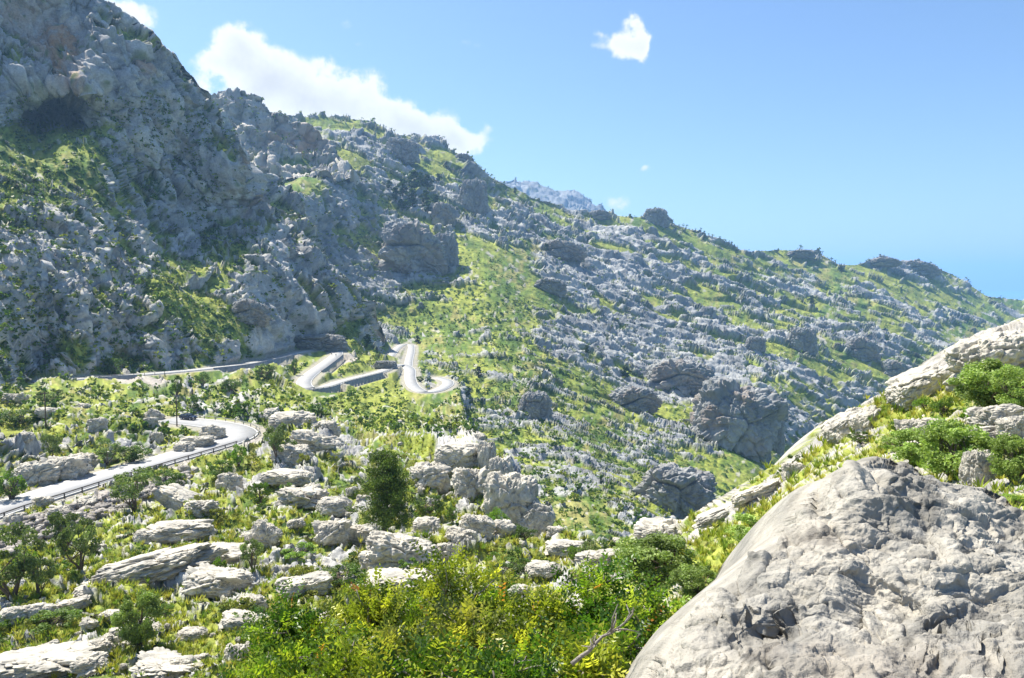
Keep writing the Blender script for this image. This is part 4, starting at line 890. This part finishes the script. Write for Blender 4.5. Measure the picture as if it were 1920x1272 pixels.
# pine
def needle_crown(seed, h, r0, nb, nl, size, c0, c1, irregular=.35):
    rg = np.random.default_rng(seed); mb = MB(); Ps = []; Cs = []
    lean = rg.normal(size=2) * .02
    tr = np.array([[lean[0] * z * h, lean[1] * z * h, z * h] for z in np.linspace(0, .97, 8)]); tr[1:-1, :2] += rg.normal(size=(6, 2)) * .006 * h
    mb.tube(tr, np.linspace(.030, .004, 8) * h, 8)
    for i in range(nb):
        z = .15 + .81 * (i / nb) ** .95; an = i * 2.4 + rg.normal() * .4; prof = (1 - z) ** .45 * (.55 + .75 * rg.random()) * (1 if rg.random() > irregular * .4 else .5)
        L = r0 * max(prof, .10) * 1.25; b = np.array([np.interp(z * h, tr[:, 2], tr[:, 0]), np.interp(z * h, tr[:, 2], tr[:, 1]), z * h])
        e = b + np.array([math.cos(an) * L, math.sin(an) * L, L * (.28 + .25 * rg.random())]); m_ = (b + e) / 2 - [0, 0, .06 * L]
        mb.tube([b, m_, e], [.006 * h * (1.2 - z), .004 * h, .0015 * h], 4)
        k = int(nl / nb * (L / r0 * 1.7 + .25)); 
        for q in range(max(3, k // 26)):
            t = rg.uniform(.28, 1.05); cpt = b + (e - b) * t + rg.normal(size=3) * [.14, .14, .07] * L
            pp = cpt + rg.normal(size=(26, 3)) * [.085, .085, .05] * r0 * (1 + .4 * rg.random()); Ps.append(pp); Cs.append(np.full(26, rg.uniform(.6, 1.35)))
    P = np.concatenate(Ps); sh = np.concatenate(Cs); V, Fc = leaf_quads(P, size, .42, .3, rg)
    c = lerp(np.array(c0), np.array(c1), rg.random(len(P))[:, None]) * sh[:, None]
    return make_mesh('crown', V, Fc, np.repeat(c, 4, 0), False), mb.mesh('trunk', True)
pc, ptk = needle_crown(6, 1.0, .29, 56, 15000, .012, (.045, .085, .012), (.14, .20, .028))
P, _, _, f = ground(720, 1006); hh = 168 * f / F
e = empty('pine_tree', P - [0, 0, .3]); tag(e, 'tall dark green pine standing alone among pale rocks', 'tree')
for a, mt in ((pc, M_LEAF), (ptk, M_BARK)):
    x = link(a.name, a, mt, e); x.scale = (hh,) * 3
fc_, ft_ = needle_crown(9, 1.0, .28, 22, 900, .05, (.035, .07, .02), (.08, .13, .03))
FP = [(752, 366, 34), (778, 352, 40), (790, 346, 26), (806, 352, 30), (775, 384, 34), (796, 382, 28), (760, 396, 26), (742, 372, 26), (748, 392, 20), (816, 384, 24), (803, 398, 26), (730, 352, 18), (820, 340, 18), (1579, 508, 15), (1522, 572, 20), (1381, 474, 9), (964, 362, 12), (1172, 708, 26), (898, 706, 22), (1098, 664, 18), (1024, 470, 16), (876, 740, 20), (780, 640, 16), (690, 644, 22)]
FL = {13: 'single round tree on the right-hand skyline', 14: 'dark tree alone on the far right mountainside', 15: 'tiny tree on the middle of the skyline', 16: 'tiny tree on the skyline where the blue peak begins', 17: 'dark tree at the foot of the middle slope', 18: 'dark tree in the valley beyond the far loop', 19: 'lone tree on the lower middle slope', 20: 'lone tree on the upper middle slope', 21: 'dark tree beyond the last bend', 22: 'tree just above the far loop of road', 23: 'dark tree under the cliffs left of the far loop'}
for i, (px, py, h) in enumerate(FP):
    P, _, _, f = ground(px, py); s = h * f / F
    e = empty('pine_tree', P - [0, 0, s * .08], i * 1.3); tag(e, FL.get(i, 'dark pine in the grove high on the main mountain'), 'tree', 'grove of pines high on the main mountain' if i < 13 else None)
    for a, mt in ((fc_, M_LEAF), (ft_, M_BARK)):
        x = link(a.name, a, mt, e); x.scale = (s * 1.15, s * 1.15, s)
# countable small shrubs on the near slopes, then the far scrub as one mass
small = []
for k in range(6):
    c0, c1 = [(DK0, DK1), (BR0, BR1), (YL0, YL1), (OL0, OL1), (DK0, DK1), (YL0, YL1)][k]
    V, Fc, c, _ = crown(200 + k, 14, 750, .5, .30, .042, c0, c1, .27, .26); small.append(make_mesh('shrub', V, Fc, c, False))
CALM = np.array(calm_pts + [(q[0], q[1]) for q in far_px])
def hides(px, py): return np.any((np.abs(CALM[:, 0] - px) < 14) & (py - CALM[:, 1] > -4) & (py - CALM[:, 1] < 22))
def road_far(P, r=5.2): return min(np.min((q[:, 0] - P[0]) ** 2 + (q[:, 1] - P[1]) ** 2) for q in road_pts) > r * r
n = 0; SG = ['low dark green shrub among the rocks of the near slope', 'low bright green shrub among the rocks of the near slope', 'yellowish tussocky shrub among the rocks of the near slope', 'small grey-green shrub among the rocks of the near slope']
for i in range(6000):
    px, py = random.uniform(-20, 1900), random.uniform(735, 1270); P, cv, nm, f = ground(px, py)
    if f > 210 or f < 18 or nm not in (0, 4) or (cv > .6 and random.random() < .75) or not road_far(P) or hides(px, py): continue
    if perlin(np.array([[P[0] / 18, P[1] / 18, 9.]]), 78)[0] < random.uniform(-.35, .15): continue
    if nm == 4 and random.random() < .5: continue
    k = random.choice([0, 0, 1, 2, 2, 3, 4, 4, 5]); s = random.uniform(1.0, 2.4) if nm == 0 else random.uniform(.5, 1.2)
    o = link('shrub', small[k], M_LEAF); o.scale = (s, s, s * random.uniform(.7, 1.1)); o.location = P - [0, 0, .12]; o.rotation_euler = (0, 0, random.uniform(0, 6.3))
    j = {0: 0, 4: 0, 1: 1, 2: 2, 5: 2, 3: 3}[k]
    tag(o, SG[j].replace('near slope', 'near slope' if nm == 0 else 'right slope'), 'shrub', ('%s shrubs of the %s' % (['dark green', 'bright green', 'yellowish', 'grey-green'][j], 'near slope' if nm == 0 else 'right slope'))); n += 1
    if n >= 235: break
def scatter_mass(name, label, tests, N_, maker, mat):
    V_, F_, C_ = [], [], []; nv_ = 0
    for i in range(N_):
        q = tests()
        if q is None: continue
        V, Fc, c = maker(q); V_.append(V); F_.append(Fc + nv_); C_.append(c); nv_ += len(V)
    V = np.concatenate(V_); Fc = np.concatenate(F_); c = np.concatenate(C_)
    o = link(name, make_mesh(name, V, Fc, c, False), mat); tag(o, label, None, None, 'stuff'); return o
base_cl = []
for k in range(10):
    V, Fc, c, _ = crown(300 + k, 5, 26, .5, .34, .14, (1, 1, 1), (1.8, 1.7, 1.5), .32, .3, asp=.8); base_cl.append((V, Fc, c))
def far_test():
    px, py = random.uniform(0, 1900), random.uniform(180, 1000); P, cv, nm, f = ground(px, py)
    if f < 170 or not road_far(P, 6) or hides(px, py) or (cv > .6 and random.random() < .3): return None
    dn = perlin(np.array([[P[0] / 60, P[1] / 60, P[2] / 60]]), 79)[0] + (.35 if (560 < px < 1000 and 560 < py < 850) else 0)
    if dn < random.uniform(-.6, .3): return None
    if 1320 < px < 1480 and 845 < py < 920: return None
    return P, f
def far_make(q):
    P, f = q; V, Fc, c = random.choice(base_cl); s = random.choice([1.0, 1.3, 1.8, 2.4, 3.4]) * random.uniform(.8, 1.2) * (1 + f / 2000); a = random.uniform(0, 6.3); ca, sa = math.cos(a), math.sin(a)
    W_ = np.stack([V[:, 0] * ca - V[:, 1] * sa, V[:, 0] * sa + V[:, 1] * ca, V[:, 2] * .9], 1) * s + P - [0, 0, .2]
    return W_, Fc, c * np.array(random.choice([(.05, .09, .018), (.075, .13, .026), (.12, .17, .03), (.06, .11, .025), (.16, .19, .04)]))
scatter_mass('scrub', 'dark green scrub dotting the mountainsides', far_test, 34000, far_make, M_LEAF)
def tuft(seed, nb=16):
    rg = np.random.default_rng(seed); V = []; 
    for i in range(nb):
        a = rg.uniform(0, 6.3); r = rg.uniform(0, .3); l = rg.uniform(.3, .75); b = np.array([math.cos(a) * r * .5, math.sin(a) * r * .5, -.05]); t = b + np.array([math.cos(a) * (r + .25 * l), math.sin(a) * (r + .25 * l), l])
        w = np.array([-math.sin(a), math.cos(a), 0]) * .055; V += [b - w, b + w, (b + t) / 2 + w * .8 + [0, 0, .06], t]
    V = np.array(V); g = rg.uniform(.7, 1.3, nb); return V, np.arange(nb * 4).reshape(nb, 4)[:, [0, 1, 2, 3]], np.repeat(g, 4)[:, None] * np.ones(3)
tufts = [tuft(400 + k) for k in range(12)]
def gr_test():
    px, py = random.uniform(-30, 1920), random.uniform(640, 1272); P, cv, nm, f = ground(px, py)
    if f > 175 or nm not in (0, 4) or cv > .45 or not road_far(P, 4.6): return None
    return P, f
def gr_make(q):
    P, f = q; V, Fc, c = random.choice(tufts); s = random.uniform(.55, 1.2) * (.28 + .72 * min(1, max(0, f - 15) / 60)); a = random.uniform(0, 6.3); ca, sa = math.cos(a), math.sin(a)
    W_ = np.stack([V[:, 0] * ca - V[:, 1] * sa, V[:, 0] * sa + V[:, 1] * ca, V[:, 2]], 1) * s + P + np.array([random.uniform(-.4, .4), random.uniform(-.4, .4), 0])
    return W_, Fc, c * np.array(random.choice([(.34, .34, .06), (.26, .31, .05), (.40, .37, .10), (.17, .25, .04), (.34, .36, .07)]))
scatter_mass('grass', 'yellow-green tussock grass covering the near slopes', gr_test, 26000, gr_make, M_GRASS)

rub = []
for k in range(6):
    V, Fc = cube_sphere(4); rg = np.random.default_rng(600 + k); V = V * [1, .8, .6] * rg.uniform(.75, 1.25, (len(V), 1)); rub.append((V, Fc, np.ones((len(V), 3))))
def ru_test():
    u = random.random(); px = -20 + 370 * u ** 1.2; py = 982 - px * .29 + random.uniform(4, 62 - px * .12); P, cv, nm, f = ground(px, py)
    if nm != 0 or f > 190 or not road_far(P, 4.6): return None
    return P, f
def ru_make(q):
    P, f = q; V, Fc, c = random.choice(rub); s = random.choice([.12, .18, .25, .35, .5]) * random.uniform(.8, 1.3); a = random.uniform(0, 6.3); ca, sa = math.cos(a), math.sin(a)
    return np.stack([V[:, 0] * ca - V[:, 1] * sa, V[:, 0] * sa + V[:, 1] * ca, V[:, 2]], 1) * s + P + np.array([random.uniform(-.5, .5), random.uniform(-.5, .5), .05]), Fc, c * random.uniform(.5, 1.1) * np.array([.38, .35, .31])
scatter_mass('rubble', 'broken grey stones tipped down the bank below the lower road', ru_test, 4200, ru_make, M_ROCK)
# ------------------------------------------------------------------ big foreground boulder
LAM_SAVE = list(LAM); LAM[:] = [1.6, .8, .4, .2, .1, .05, .026, .013]
b_top = [(1130, 1430), (1200, 1340), (1226, 1285), (1248, 1235), (1276, 1198), (1306, 1158), (1346, 1122), (1414, 1066), (1456, 1030), (1490, 996), (1512, 955), (1527, 922), (1542, 904), (1566, 896), (1600, 880), (1630, 862), (1648, 856), (1668, 860), (1688, 872), (1700, 866), (1730, 890), (1780, 906), (1850, 916), (1885, 932), (1905, 955), (1960, 985), (2200, 1080), (2350, 1250)]
BG = [([(1375, 1172), (1400, 1152), (1470, 1168), (1560, 1150)], 16, .13), ([(1600, 1082), (1700, 1112), (1760, 1160), (1850, 1200), (1905, 1275)], 13, .12), ([(1690, 930), (1730, 960), (1745, 1000)], 11, .08), ([(1540, 1062), (1600, 1030), (1645, 1022)], 8, .06), ([(1480, 1004), (1540, 986), (1592, 962)], 8, .07), ([(1790, 1092), (1850, 1122), (1885, 1112)], 10, .09), ([(1690, 1190), (1760, 1240), (1800, 1295)], 12, .10), ([(1760, 985), (1830, 1010), (1900, 1000)], 8, .08)]
b_ctrl = [(1212, 1272, 3.9), (1330, 1110, 4.6), (1475, 985, 5.4), (1532, 892, 6.0), (1645, 849, 6.3), (1780, 900, 6.2), (1900, 950, 5.9), (2200, 1080, 5.2), (1600, 930, 5.3), (1700, 960, 5.2), (1560, 1000, 4.9), (1780, 900, 6.0), (1740, 950, 5.35), (1850, 1010, 4.9), (1450, 1080, 4.5), (1380, 1160, 4.0), (1300, 1250, 3.55),
  (1430, 1160, 3.95), (1450, 1195, 3.98), (1460, 1225, 3.55), (1560, 1120, 4.2), (1600, 1160, 4.1), (1620, 1185, 4.0), (1640, 1215, 3.55), (1750, 1110, 4.1), (1800, 1150, 4.05), (1870, 1180, 3.85), (1850, 1225, 3.45), (1700, 1190, 3.75), (1760, 1215, 3.6), (1900, 1100, 4.3), (1400, 1350, 3.0), (1600, 1350, 2.7), (1900, 1350, 2.6), (2200, 1300, 3.4), (1650, 1030, 4.7), (1600, 1280, 3.0), (1800, 1285, 3.0)]
o = build_layer('boulder', b_top, [(1120, 1480), (2350, 1480)], b_ctrl, 1125, 2340, 950, 600, bias=4, bl=(), axis=(.85, .2, -.55), stretch=1.6, amp=.5, style='smooth', saw=(.45, .35, .75), rockmul=(.74, .74, .72), colscale=5.0, back=(16, .03), seed=141, mat=M_ROCKN, lamcap=.12, bigamp=1.2, grooves=BG, och=[(1620, 1250, 260, 50, .10), (1560, 1020, 90, 30, .07)])
del o['kind']; tag(o, 'huge pale grey limestone boulder filling the bottom right corner', 'boulder'); LAM[:] = LAM_SAVE

# ------------------------------------------------------------------ leafy shrubs right below the viewpoint
def bank_z(x, y): return -1.75 - .38 * max(y - .8, 0) + .06 * min(max(x, -4), 12) * min(max(y / 4, 0), 1)
def leafy_shrub(seed, H, Wd, ntw, pal):
    rg = np.random.default_rng(seed); mb = MB(); tips = []
    for i in range(9):
        a = rg.uniform(0, 6.3); sp = rg.uniform(.1, 1) * Wd * .5; hgt = H * (1.02 - .45 * (sp / (Wd * .5)) ** 2) * rg.uniform(.85, 1)
        e = np.array([math.cos(a) * sp, math.sin(a) * sp, hgt]); n_ = 7; ts = np.linspace(0, 1, n_)[:, None]
        p = e * ts ** [1.4, 1.4, .9] + rg.normal(size=(n_, 3)) * .035 * ts; mb.tube(p, np.linspace(.022, .005, n_), 5)
        for j in range(9):
            k = rg.uniform(.3, .97); s0 = np.array([np.interp(k, np.linspace(0, 1, n_), p[:, q]) for q in range(3)])
            dr = rg.normal(size=3) * [1, 1, .5] + [math.cos(a) * .5, math.sin(a) * .5, .75]; dr /= np.linalg.norm(dr); L = rg.uniform(.2, .5) * min(1, H / 2)
            e2 = s0 + dr * L; mb.tube([s0, (s0 + e2) / 2 + rg.normal(size=3) * .02, e2], [.008, .006, .003], 4); tips.append((s0, e2)); 
        tips.append((p[-3], p[-1]))
    Vs, Cs = [], []; 
    g = rg.uniform(0, 1, len(tips))
    for i in range(ntw):
        j = rg.integers(0, len(tips)); s0, e2 = tips[j]; b = s0 + (e2 - s0) * rg.uniform(.3, 1.1) + rg.normal(size=3) * .05
        dr = (e2 - s0) / np.linalg.norm(e2 - s0) + rg.normal(size=3) * .55 + [0, 0, .25]; dr /= np.linalg.norm(dr); L = rg.uniform(.12, .24)
        sd = np.cross(dr, rg.normal(size=3)); sd /= np.linalg.norm(sd); n_ = 9; ts = np.linspace(.15, 1, n_); sg = np.where(np.arange(n_) % 2, 1, -1.)
        base = b + dr * ts[:, None] * L; ld = dr * .55 + sd[None] * sg[:, None] + rg.normal(size=(n_, 3)) * .22; ld /= np.linalg.norm(ld, axis=1)[:, None]
        ll = (rg.uniform(.042, .068, n_) * (1.1 - .3 * ts))[:, None]; up = np.cross(dr, sd); wv_ = np.cross(ld, up); wv_ /= np.linalg.norm(wv_, axis=1)[:, None] + 1e-9
        V = np.stack([base, base + ld * ll * .5 + wv_ * ll * .23 + up * .004, base + ld * ll, base + ld * ll * .5 - wv_ * ll * .23 + up * .004], 1)
        Vs.append(V.reshape(-1, 3)); t = g[j] * .82 + rg.random() * .18
        c = lerp(np.array(pal[0]), np.array(pal[1]), sstep(.2, .6, t)) if t < .62 else lerp(np.array(pal[1]), np.array(pal[2]), sstep(.6, .85, t))
        if rg.random() < .008: c = np.array((.50, .20, .05))
        Cs.append(np.broadcast_to(c * rg.uniform(.75, 1.25), (n_ * 4, 3)) * np.repeat(rg.uniform(.85, 1.15, n_), 4)[:, None])
    V = np.concatenate(Vs); n4 = len(V) // 4; Q = np.arange(n4 * 4).reshape(n4, 4); Fc = np.concatenate([Q[:, [0, 1, 2]], Q[:, [0, 2, 3]]])
    return make_mesh('foliage', V, Fc, np.concatenate(Cs), False), mb.mesh('branches', True)
PALS = [tuple(tuple(np.array(c) * (1.12, 1.0, 1.0)) for c in p) for p in [((.035, .09, .012), (.15, .27, .03), (.40, .50, .06)), ((.025, .075, .012), (.07, .17, .02), (.26, .38, .04)), ((.07, .12, .015), (.25, .33, .04), (.50, .56, .07)), ((.08, .12, .03), (.20, .24, .05), (.42, .45, .08))]]
FS = [(545, 1158, 8.2, 150, 1, 'loose dark shrub at the left end of the front thicket'), (628, 1122, 8.6, 150, 3, 'thin-twigged shrub with bare upright stems in the front thicket'), (700, 1112, 8.0, 130, 2, 'golden shrub between the bare stems and the tallest shrub'),
      (858, 1052, 7.6, 130, 2, 'tallest shrub of the front thicket, yellow with reddish tips'), (800, 1110, 8.4, 120, 0, 'green shrub just left of the tallest one'), (930, 1130, 8.2, 130, 0, 'yellow-green shrub right of the tallest one'), (1010, 1120, 7.6, 140, 2, 'open golden shrub near the middle of the thicket'),
      (1120, 1066, 7.6, 170, 1, 'darkest densest shrub of the front thicket'), (1205, 1130, 7.0, 140, 0, 'shrub leaning on the left side of the big boulder'), (1180, 1170, 6.2, 130, 1, 'dark shrub in front of the dense one beside the boulder'), (600, 1200, 6.4, 160, 0, 'green shrub in the front row on the left'),
      (730, 1190, 6.2, 170, 3, 'sparse olive-coloured shrub in the front row'), (880, 1160, 6.2, 150, 3, 'dense brownish shrub in front of the tallest one'), (1020, 1190, 6.0, 150, 2, 'bright yellow shrub in the front row'), (510, 1230, 6.6, 110, 0, 'small shrub at the lower left of the thicket'),
      (660, 1240, 5.2, 160, 2, 'golden shrub cut by the bottom edge on the left'), (820, 1235, 5.0, 170, 0, 'green shrub cut by the bottom edge near the middle'), (960, 1240, 5.0, 150, 1, 'dark shrub cut by the bottom edge near the middle'), (1110, 1235, 5.0, 150, 2, 'golden shrub at the bottom edge beside the boulder')]
for i, (px, py, d, w, pl_, lab) in enumerate(FS):
    top = Pt(px, py, d); gz = bank_z(top[0], top[1]) + .1; H = top[2] - gz; Wd = w * d / F * 1.0
    a, b = leafy_shrub(500 + i, H, Wd, int(430 + 260 * (Wd * H)), PALS[pl_])
    e = empty('leafy_shrub', (top[0], top[1], gz)); tag(e, lab, 'shrub'); link('foliage', a, M_NEARLEAF, e); link('branches', b, M_GREYBARK, e)
mb = MB(); rg = np.random.default_rng(9)
A = Pt(1075, 1240, 4.6); B = Pt(1172, 1172, 4.7); p = A + (B - A) * np.linspace(0, 1, 8)[:, None] + rg.normal(size=(8, 3)) * .012; mb.tube(p, np.linspace(.014, .005, 8), 6)
for j in range(14):
    s0 = p[2 + j % 6]; dr = (B - A) / np.linalg.norm(B - A) * .5 + rg.normal(size=3) * .6 + [0, 0, .3]; e2 = s0 + dr * rg.uniform(.06, .16); mb.tube([s0, (s0 + e2) / 2 + rg.normal(size=3) * .01, e2], [.007, .005, .002], 4)
tag(mb.build('dead_branch', M_GREYBARK, None, True), 'bleached dead branch poking out of the front thicket beside the boulder', 'branch')

# ------------------------------------------------------------------ poles, signs, car, cyclists
def pole(px, py, hpx, label, cross):
    P, _, _, f = ground(px, py); h = hpx * f / F; e = empty('utility_pole', P); tag(e, label, 'pole')
    MB().tube([[0, 0, -.5], [.03, 0, h * .5], [0, 0, h]], [.16, .13, .10], 8).build('shaft', M_WOOD, e, True)
    if cross:
        MB().box((0, 0, h - .35), (1.7, .12, .14), cross).build('crossarm', M_WOOD, e)
        for x in (-.7, 0, .7): MB().tube([[x * math.cos(cross), x * math.sin(cross), h - .28], [x * math.cos(cross), x * math.sin(cross), h - .05]], [.06, .05], 6).build('insulator', M_STEEL, e)
pole(85, 802, 68, 'thin wooden pole with a crossarm on the yellow slope', .5); pole(331, 797, 62, 'thin wooden pole beside the parked car', .2)
def sign(px, py, hpx, kind, label):
    P, _, _, f = ground(px, py); h = hpx * f / F; e = empty('road_sign', P); tag(e, label, 'road sign')
    MB().tube([[0, 0, -.4], [0, 0, h]], .05, 6).build('post', M_SIGNBACK, e)
    mb = MB()
    if kind == 'tri':
        s = .55; V = np.array([[-s, 0, h - .55], [s, 0, h - .55], [0, 0, h + .38]]); V = np.concatenate([V + [0, -.02, 0], V + [0, .02, 0]]) + [0, -.08, 0]
        mb.add(V, [[0, 1, 2, 2], [5, 4, 3, 3], [0, 3, 4, 1], [1, 4, 5, 2], [2, 5, 3, 0]]); mb.build('panel', M_SIGNBACK, e)
    else:
        mb.box((0, -.08, h - .2), (.6, .04, .42)).box((0, -.08, h - .78), (.6, .04, .5)); mb.build('panel', M_SIGNW, e)
        MB().box((.02, -.105, h - .2), (.26, .01, .16)).box((.0, -.105, h - .72), (.34, .01, .12)).box((-.06, -.105, h - .88), (.2, .01, .08)).build('symbol', M_BLACK, e)
sign(466, 845, 25, 'tri', 'triangular warning sign seen from behind at the bend'); sign(165, 889, 28, 'w', 'small white sign with dark symbols on the roadside rocks')
# car
P = seg(0, (352, 790), (330, 788)); 
cpos = P[len(P) // 2]; tg = P[-1] - P[0]; tg = road_pts[0][np.argmin(((road_pts[0] - cpos) ** 2).sum(1)) + 3] - cpos; ang = math.atan2(tg[1], tg[0]); side = offs(P, 1.6)[len(P) // 2]
e = empty('parked_car', side, ang); tag(e, 'small dark blue car on the lower road beside the wooden pole', 'car')
prof = [(-2.05, .35), (-2.08, .62), (-1.98, .86), (-1.45, .93), (-.95, .97), (-.35, 1.40), (.75, 1.46), (1.55, 1.30), (1.95, .98), (2.05, .70), (2.03, .36)]
def slab(mb, prof, ys, tum):
    V = []; n = len(prof)
    for y in ys: V += [[x, y * (1 - tum * max(0, z - .93)), z] for x, z in prof]
    fs = []
    for r in range(len(ys) - 1):
        for i in range(n):
            j = (i + 1) % n; fs.append([r * n + i, r * n + j, (r + 1) * n + j, (r + 1) * n + i])
    for base in (0, (len(ys) - 1) * n):
        fs += [[base, base + i, base + i + 1, base + i + 1] for i in range(1, n - 1)]
    mb.add(V, fs)
mb = MB(); slab(mb, prof, [-.86, -.80, .80, .86], .35); bd = mb.build('body', M_CARPAINT, e); bv = bd.modifiers.new('bevel', 'BEVEL'); bv.width = .05; bv.segments = 2
for nm_, pr in (('windscreen', [(-.93, 1.0), (-.38, 1.39), (-.36, 1.41), (-.95, 1.02)]), ('rear_window', [(1.58, 1.29), (1.93, 1.01), (1.97, 1.02), (1.62, 1.31)])):
    mb = MB(); slab(mb, pr, [-.66, .66], .3); mb.build(nm_, M_GLASS, e)
for sy in (-1, 1):
    mb = MB(); slab(mb, [(-.72, 1.0), (-.28, 1.35), (.45, 1.39), (.45, 1.0)], [sy * .80, sy * .875], .33); slab(mb, [(.52, 1.0), (.52, 1.39), (1.2, 1.34), (1.6, 1.05)], [sy * .80, sy * .875], .33); mb.build('side_window', M_GLASS, e)
    MB().box((-2.02, sy * .62, .72), (.14, .36, .16)).build('headlight', M_LAMPW, e); MB().box((2.0, sy * .66, .84), (.12, .28, .26)).build('tail_light', M_LAMPR, e)
    MB().box((-.72, sy * .96, 1.02), (.14, .2, .13)).build('mirror', M_CARPAINT, e)
    for x in (-1.3, 1.25):
        w_ = MB().tube([[x, sy * .70, .32], [x, sy * .90, .32]], .32, 16).build('wheel', M_TYRE, e); MB().tube([[x, sy * .895, .32], [x, sy * .915, .32]], .19, 12).build('rim', M_CHROME, w_)
# cyclists
def torus(mb, c, r, rr, n=16):
    a = np.linspace(0, 2 * math.pi, n + 1); mb.tube(np.stack([c[0] + r * np.cos(a), 0 * a + c[1], c[2] + r * np.sin(a)], 1), rr, 5, None, False)
def cyclist(px, py, colr, lab1, lab2):
    Q = road_pts[1]; a, b, _ = proj(Q); i = np.argmin((a - px) ** 2 + (b - py) ** 2); i = min(max(i, 2), len(Q) - 3); t = Q[i + 2] - Q[i - 2]; an = math.atan2(t[1], t[0]); L = PtZ(px, py, Q[i][2] + .01)
    e = empty('bicycle', L, an); tag(e, lab2, 'bicycle')
    for x in (-.5, .5):
        mb = MB(); torus(mb, (x, 0, .34), .32, .022); mb.tube([[x - .3, 0, .34], [x + .3, 0, .34]], .006, 4); mb.tube([[x, 0, .04], [x, 0, .64]], .006, 4); mb.build('wheel', M_TYRE, e)
    mb = MB()
    for p, q in (((-.5, 0, .34), (-.14, 0, .80)), ((-.5, 0, .34), (-.04, 0, .30)), ((-.04, 0, .30), (-.16, 0, .86)), ((-.04, 0, .30), (.38, 0, .82)), ((-.14, 0, .80), (.37, 0, .86)), ((.5, 0, .34), (.36, 0, .92))): mb.tube([p, q], .02, 5)
    mb.build('frame', M_SIGNW, e); MB().box((-.17, 0, .90), (.24, .12, .05)).build('saddle', M_BLACK, e); MB().tube([[.38, -.2, .93], [.42, 0, .95], [.38, .2, .93]], .015, 5).build('handlebar', M_BLACK, e)
    # rider: one skinned body
    J = [(-.16, 0, .98), (-.02, 0, 1.22), (.14, 0, 1.42), (.20, 0, 1.52), (.25, 0, 1.64), (.26, 0, 1.74), (.16, .2, 1.40), (.26, .24, 1.16), (.40, .19, .97), (.16, -.2, 1.40), (.26, -.24, 1.16), (.40, -.19, .97),
         (-.14, .1, .94), (.18, .12, .80), (.02, .11, .36), (.14, .11, .30), (-.14, -.1, .94), (.22, -.12, .92), (.06, -.11, .54), (.18, -.11, .48)]
    E = [(0, 1), (1, 2), (2, 3), (3, 4), (4, 5), (2, 6), (6, 7), (7, 8), (2, 9), (9, 10), (10, 11), (0, 12), (12, 13), (13, 14), (14, 15), (0, 16), (16, 17), (17, 18), (18, 19)]
    rad = [.15, .14, .15, .06, .10, .09, .065, .05, .035, .065, .05, .035, .10, .075, .045, .04, .10, .075, .045, .04]
    me = bpy.data.meshes.new('person'); me.from_pydata(J, E, []); o = link('person', me, M_CLOTH)
    sk = o.modifiers.new('skin', 'SKIN'); 
    for v, r in zip(me.skin_vertices[0].data if me.skin_vertices else [], rad): v.radius = (r, r)
    ss = o.modifiers.new('sub', 'SUBSURF'); ss.levels = ss.render_levels = 1
    at = me.color_attributes.new('Col', 'FLOAT_COLOR', 'POINT')
    if not me.skin_vertices:
        bpy.context.view_layer.objects.active = o; o.select_set(True)
    for k in range(len(J)): at.data[k].color = (*(colr if k in (0, 1, 2, 6, 9) else ((.5, .32, .24) if k in (3, 4, 5, 7, 8, 10, 11, 14, 18) else (.02, .02, .025))), 1)
    o.location = L; o.rotation_euler = (0, 0, an); tag(o, lab1, 'person')
    hm = MB().tube([[.10, 0, 1.76], [.2, 0, 1.80], [.36, 0, 1.76]], [.07, .11, .06], 8).build('helmet', M_SIGNW, o, True)
cyclist(622, 667, (.05, .08, .2), 'cyclist in dark blue riding the left of the pair on the hairpin', 'bicycle under the left rider of the pair')
cyclist(630, 669, (.1, .1, .1), 'cyclist in black riding the right of the pair on the hairpin', 'bicycle under the right rider of the pair')
# ------------------------------------------------------------------ haze
mh, t, o = mat_base('haze_air'); v = N(t, 'ShaderNodeVolumePrincipled'); v.inputs['Color'].default_value = (*HAZE_COLOR, 1); v.inputs['Density'].default_value = HAZE_DENSITY
v.inputs['Anisotropy'].default_value = .3; t.links.new(v.outputs[0], o.inputs['Volume'])
mb = MB(); mb.box((7500, 8870, 60), (34000, 18300, 780)); hz = mb.build('haze', mh); tag(hz, None, None, None, 'stuff')
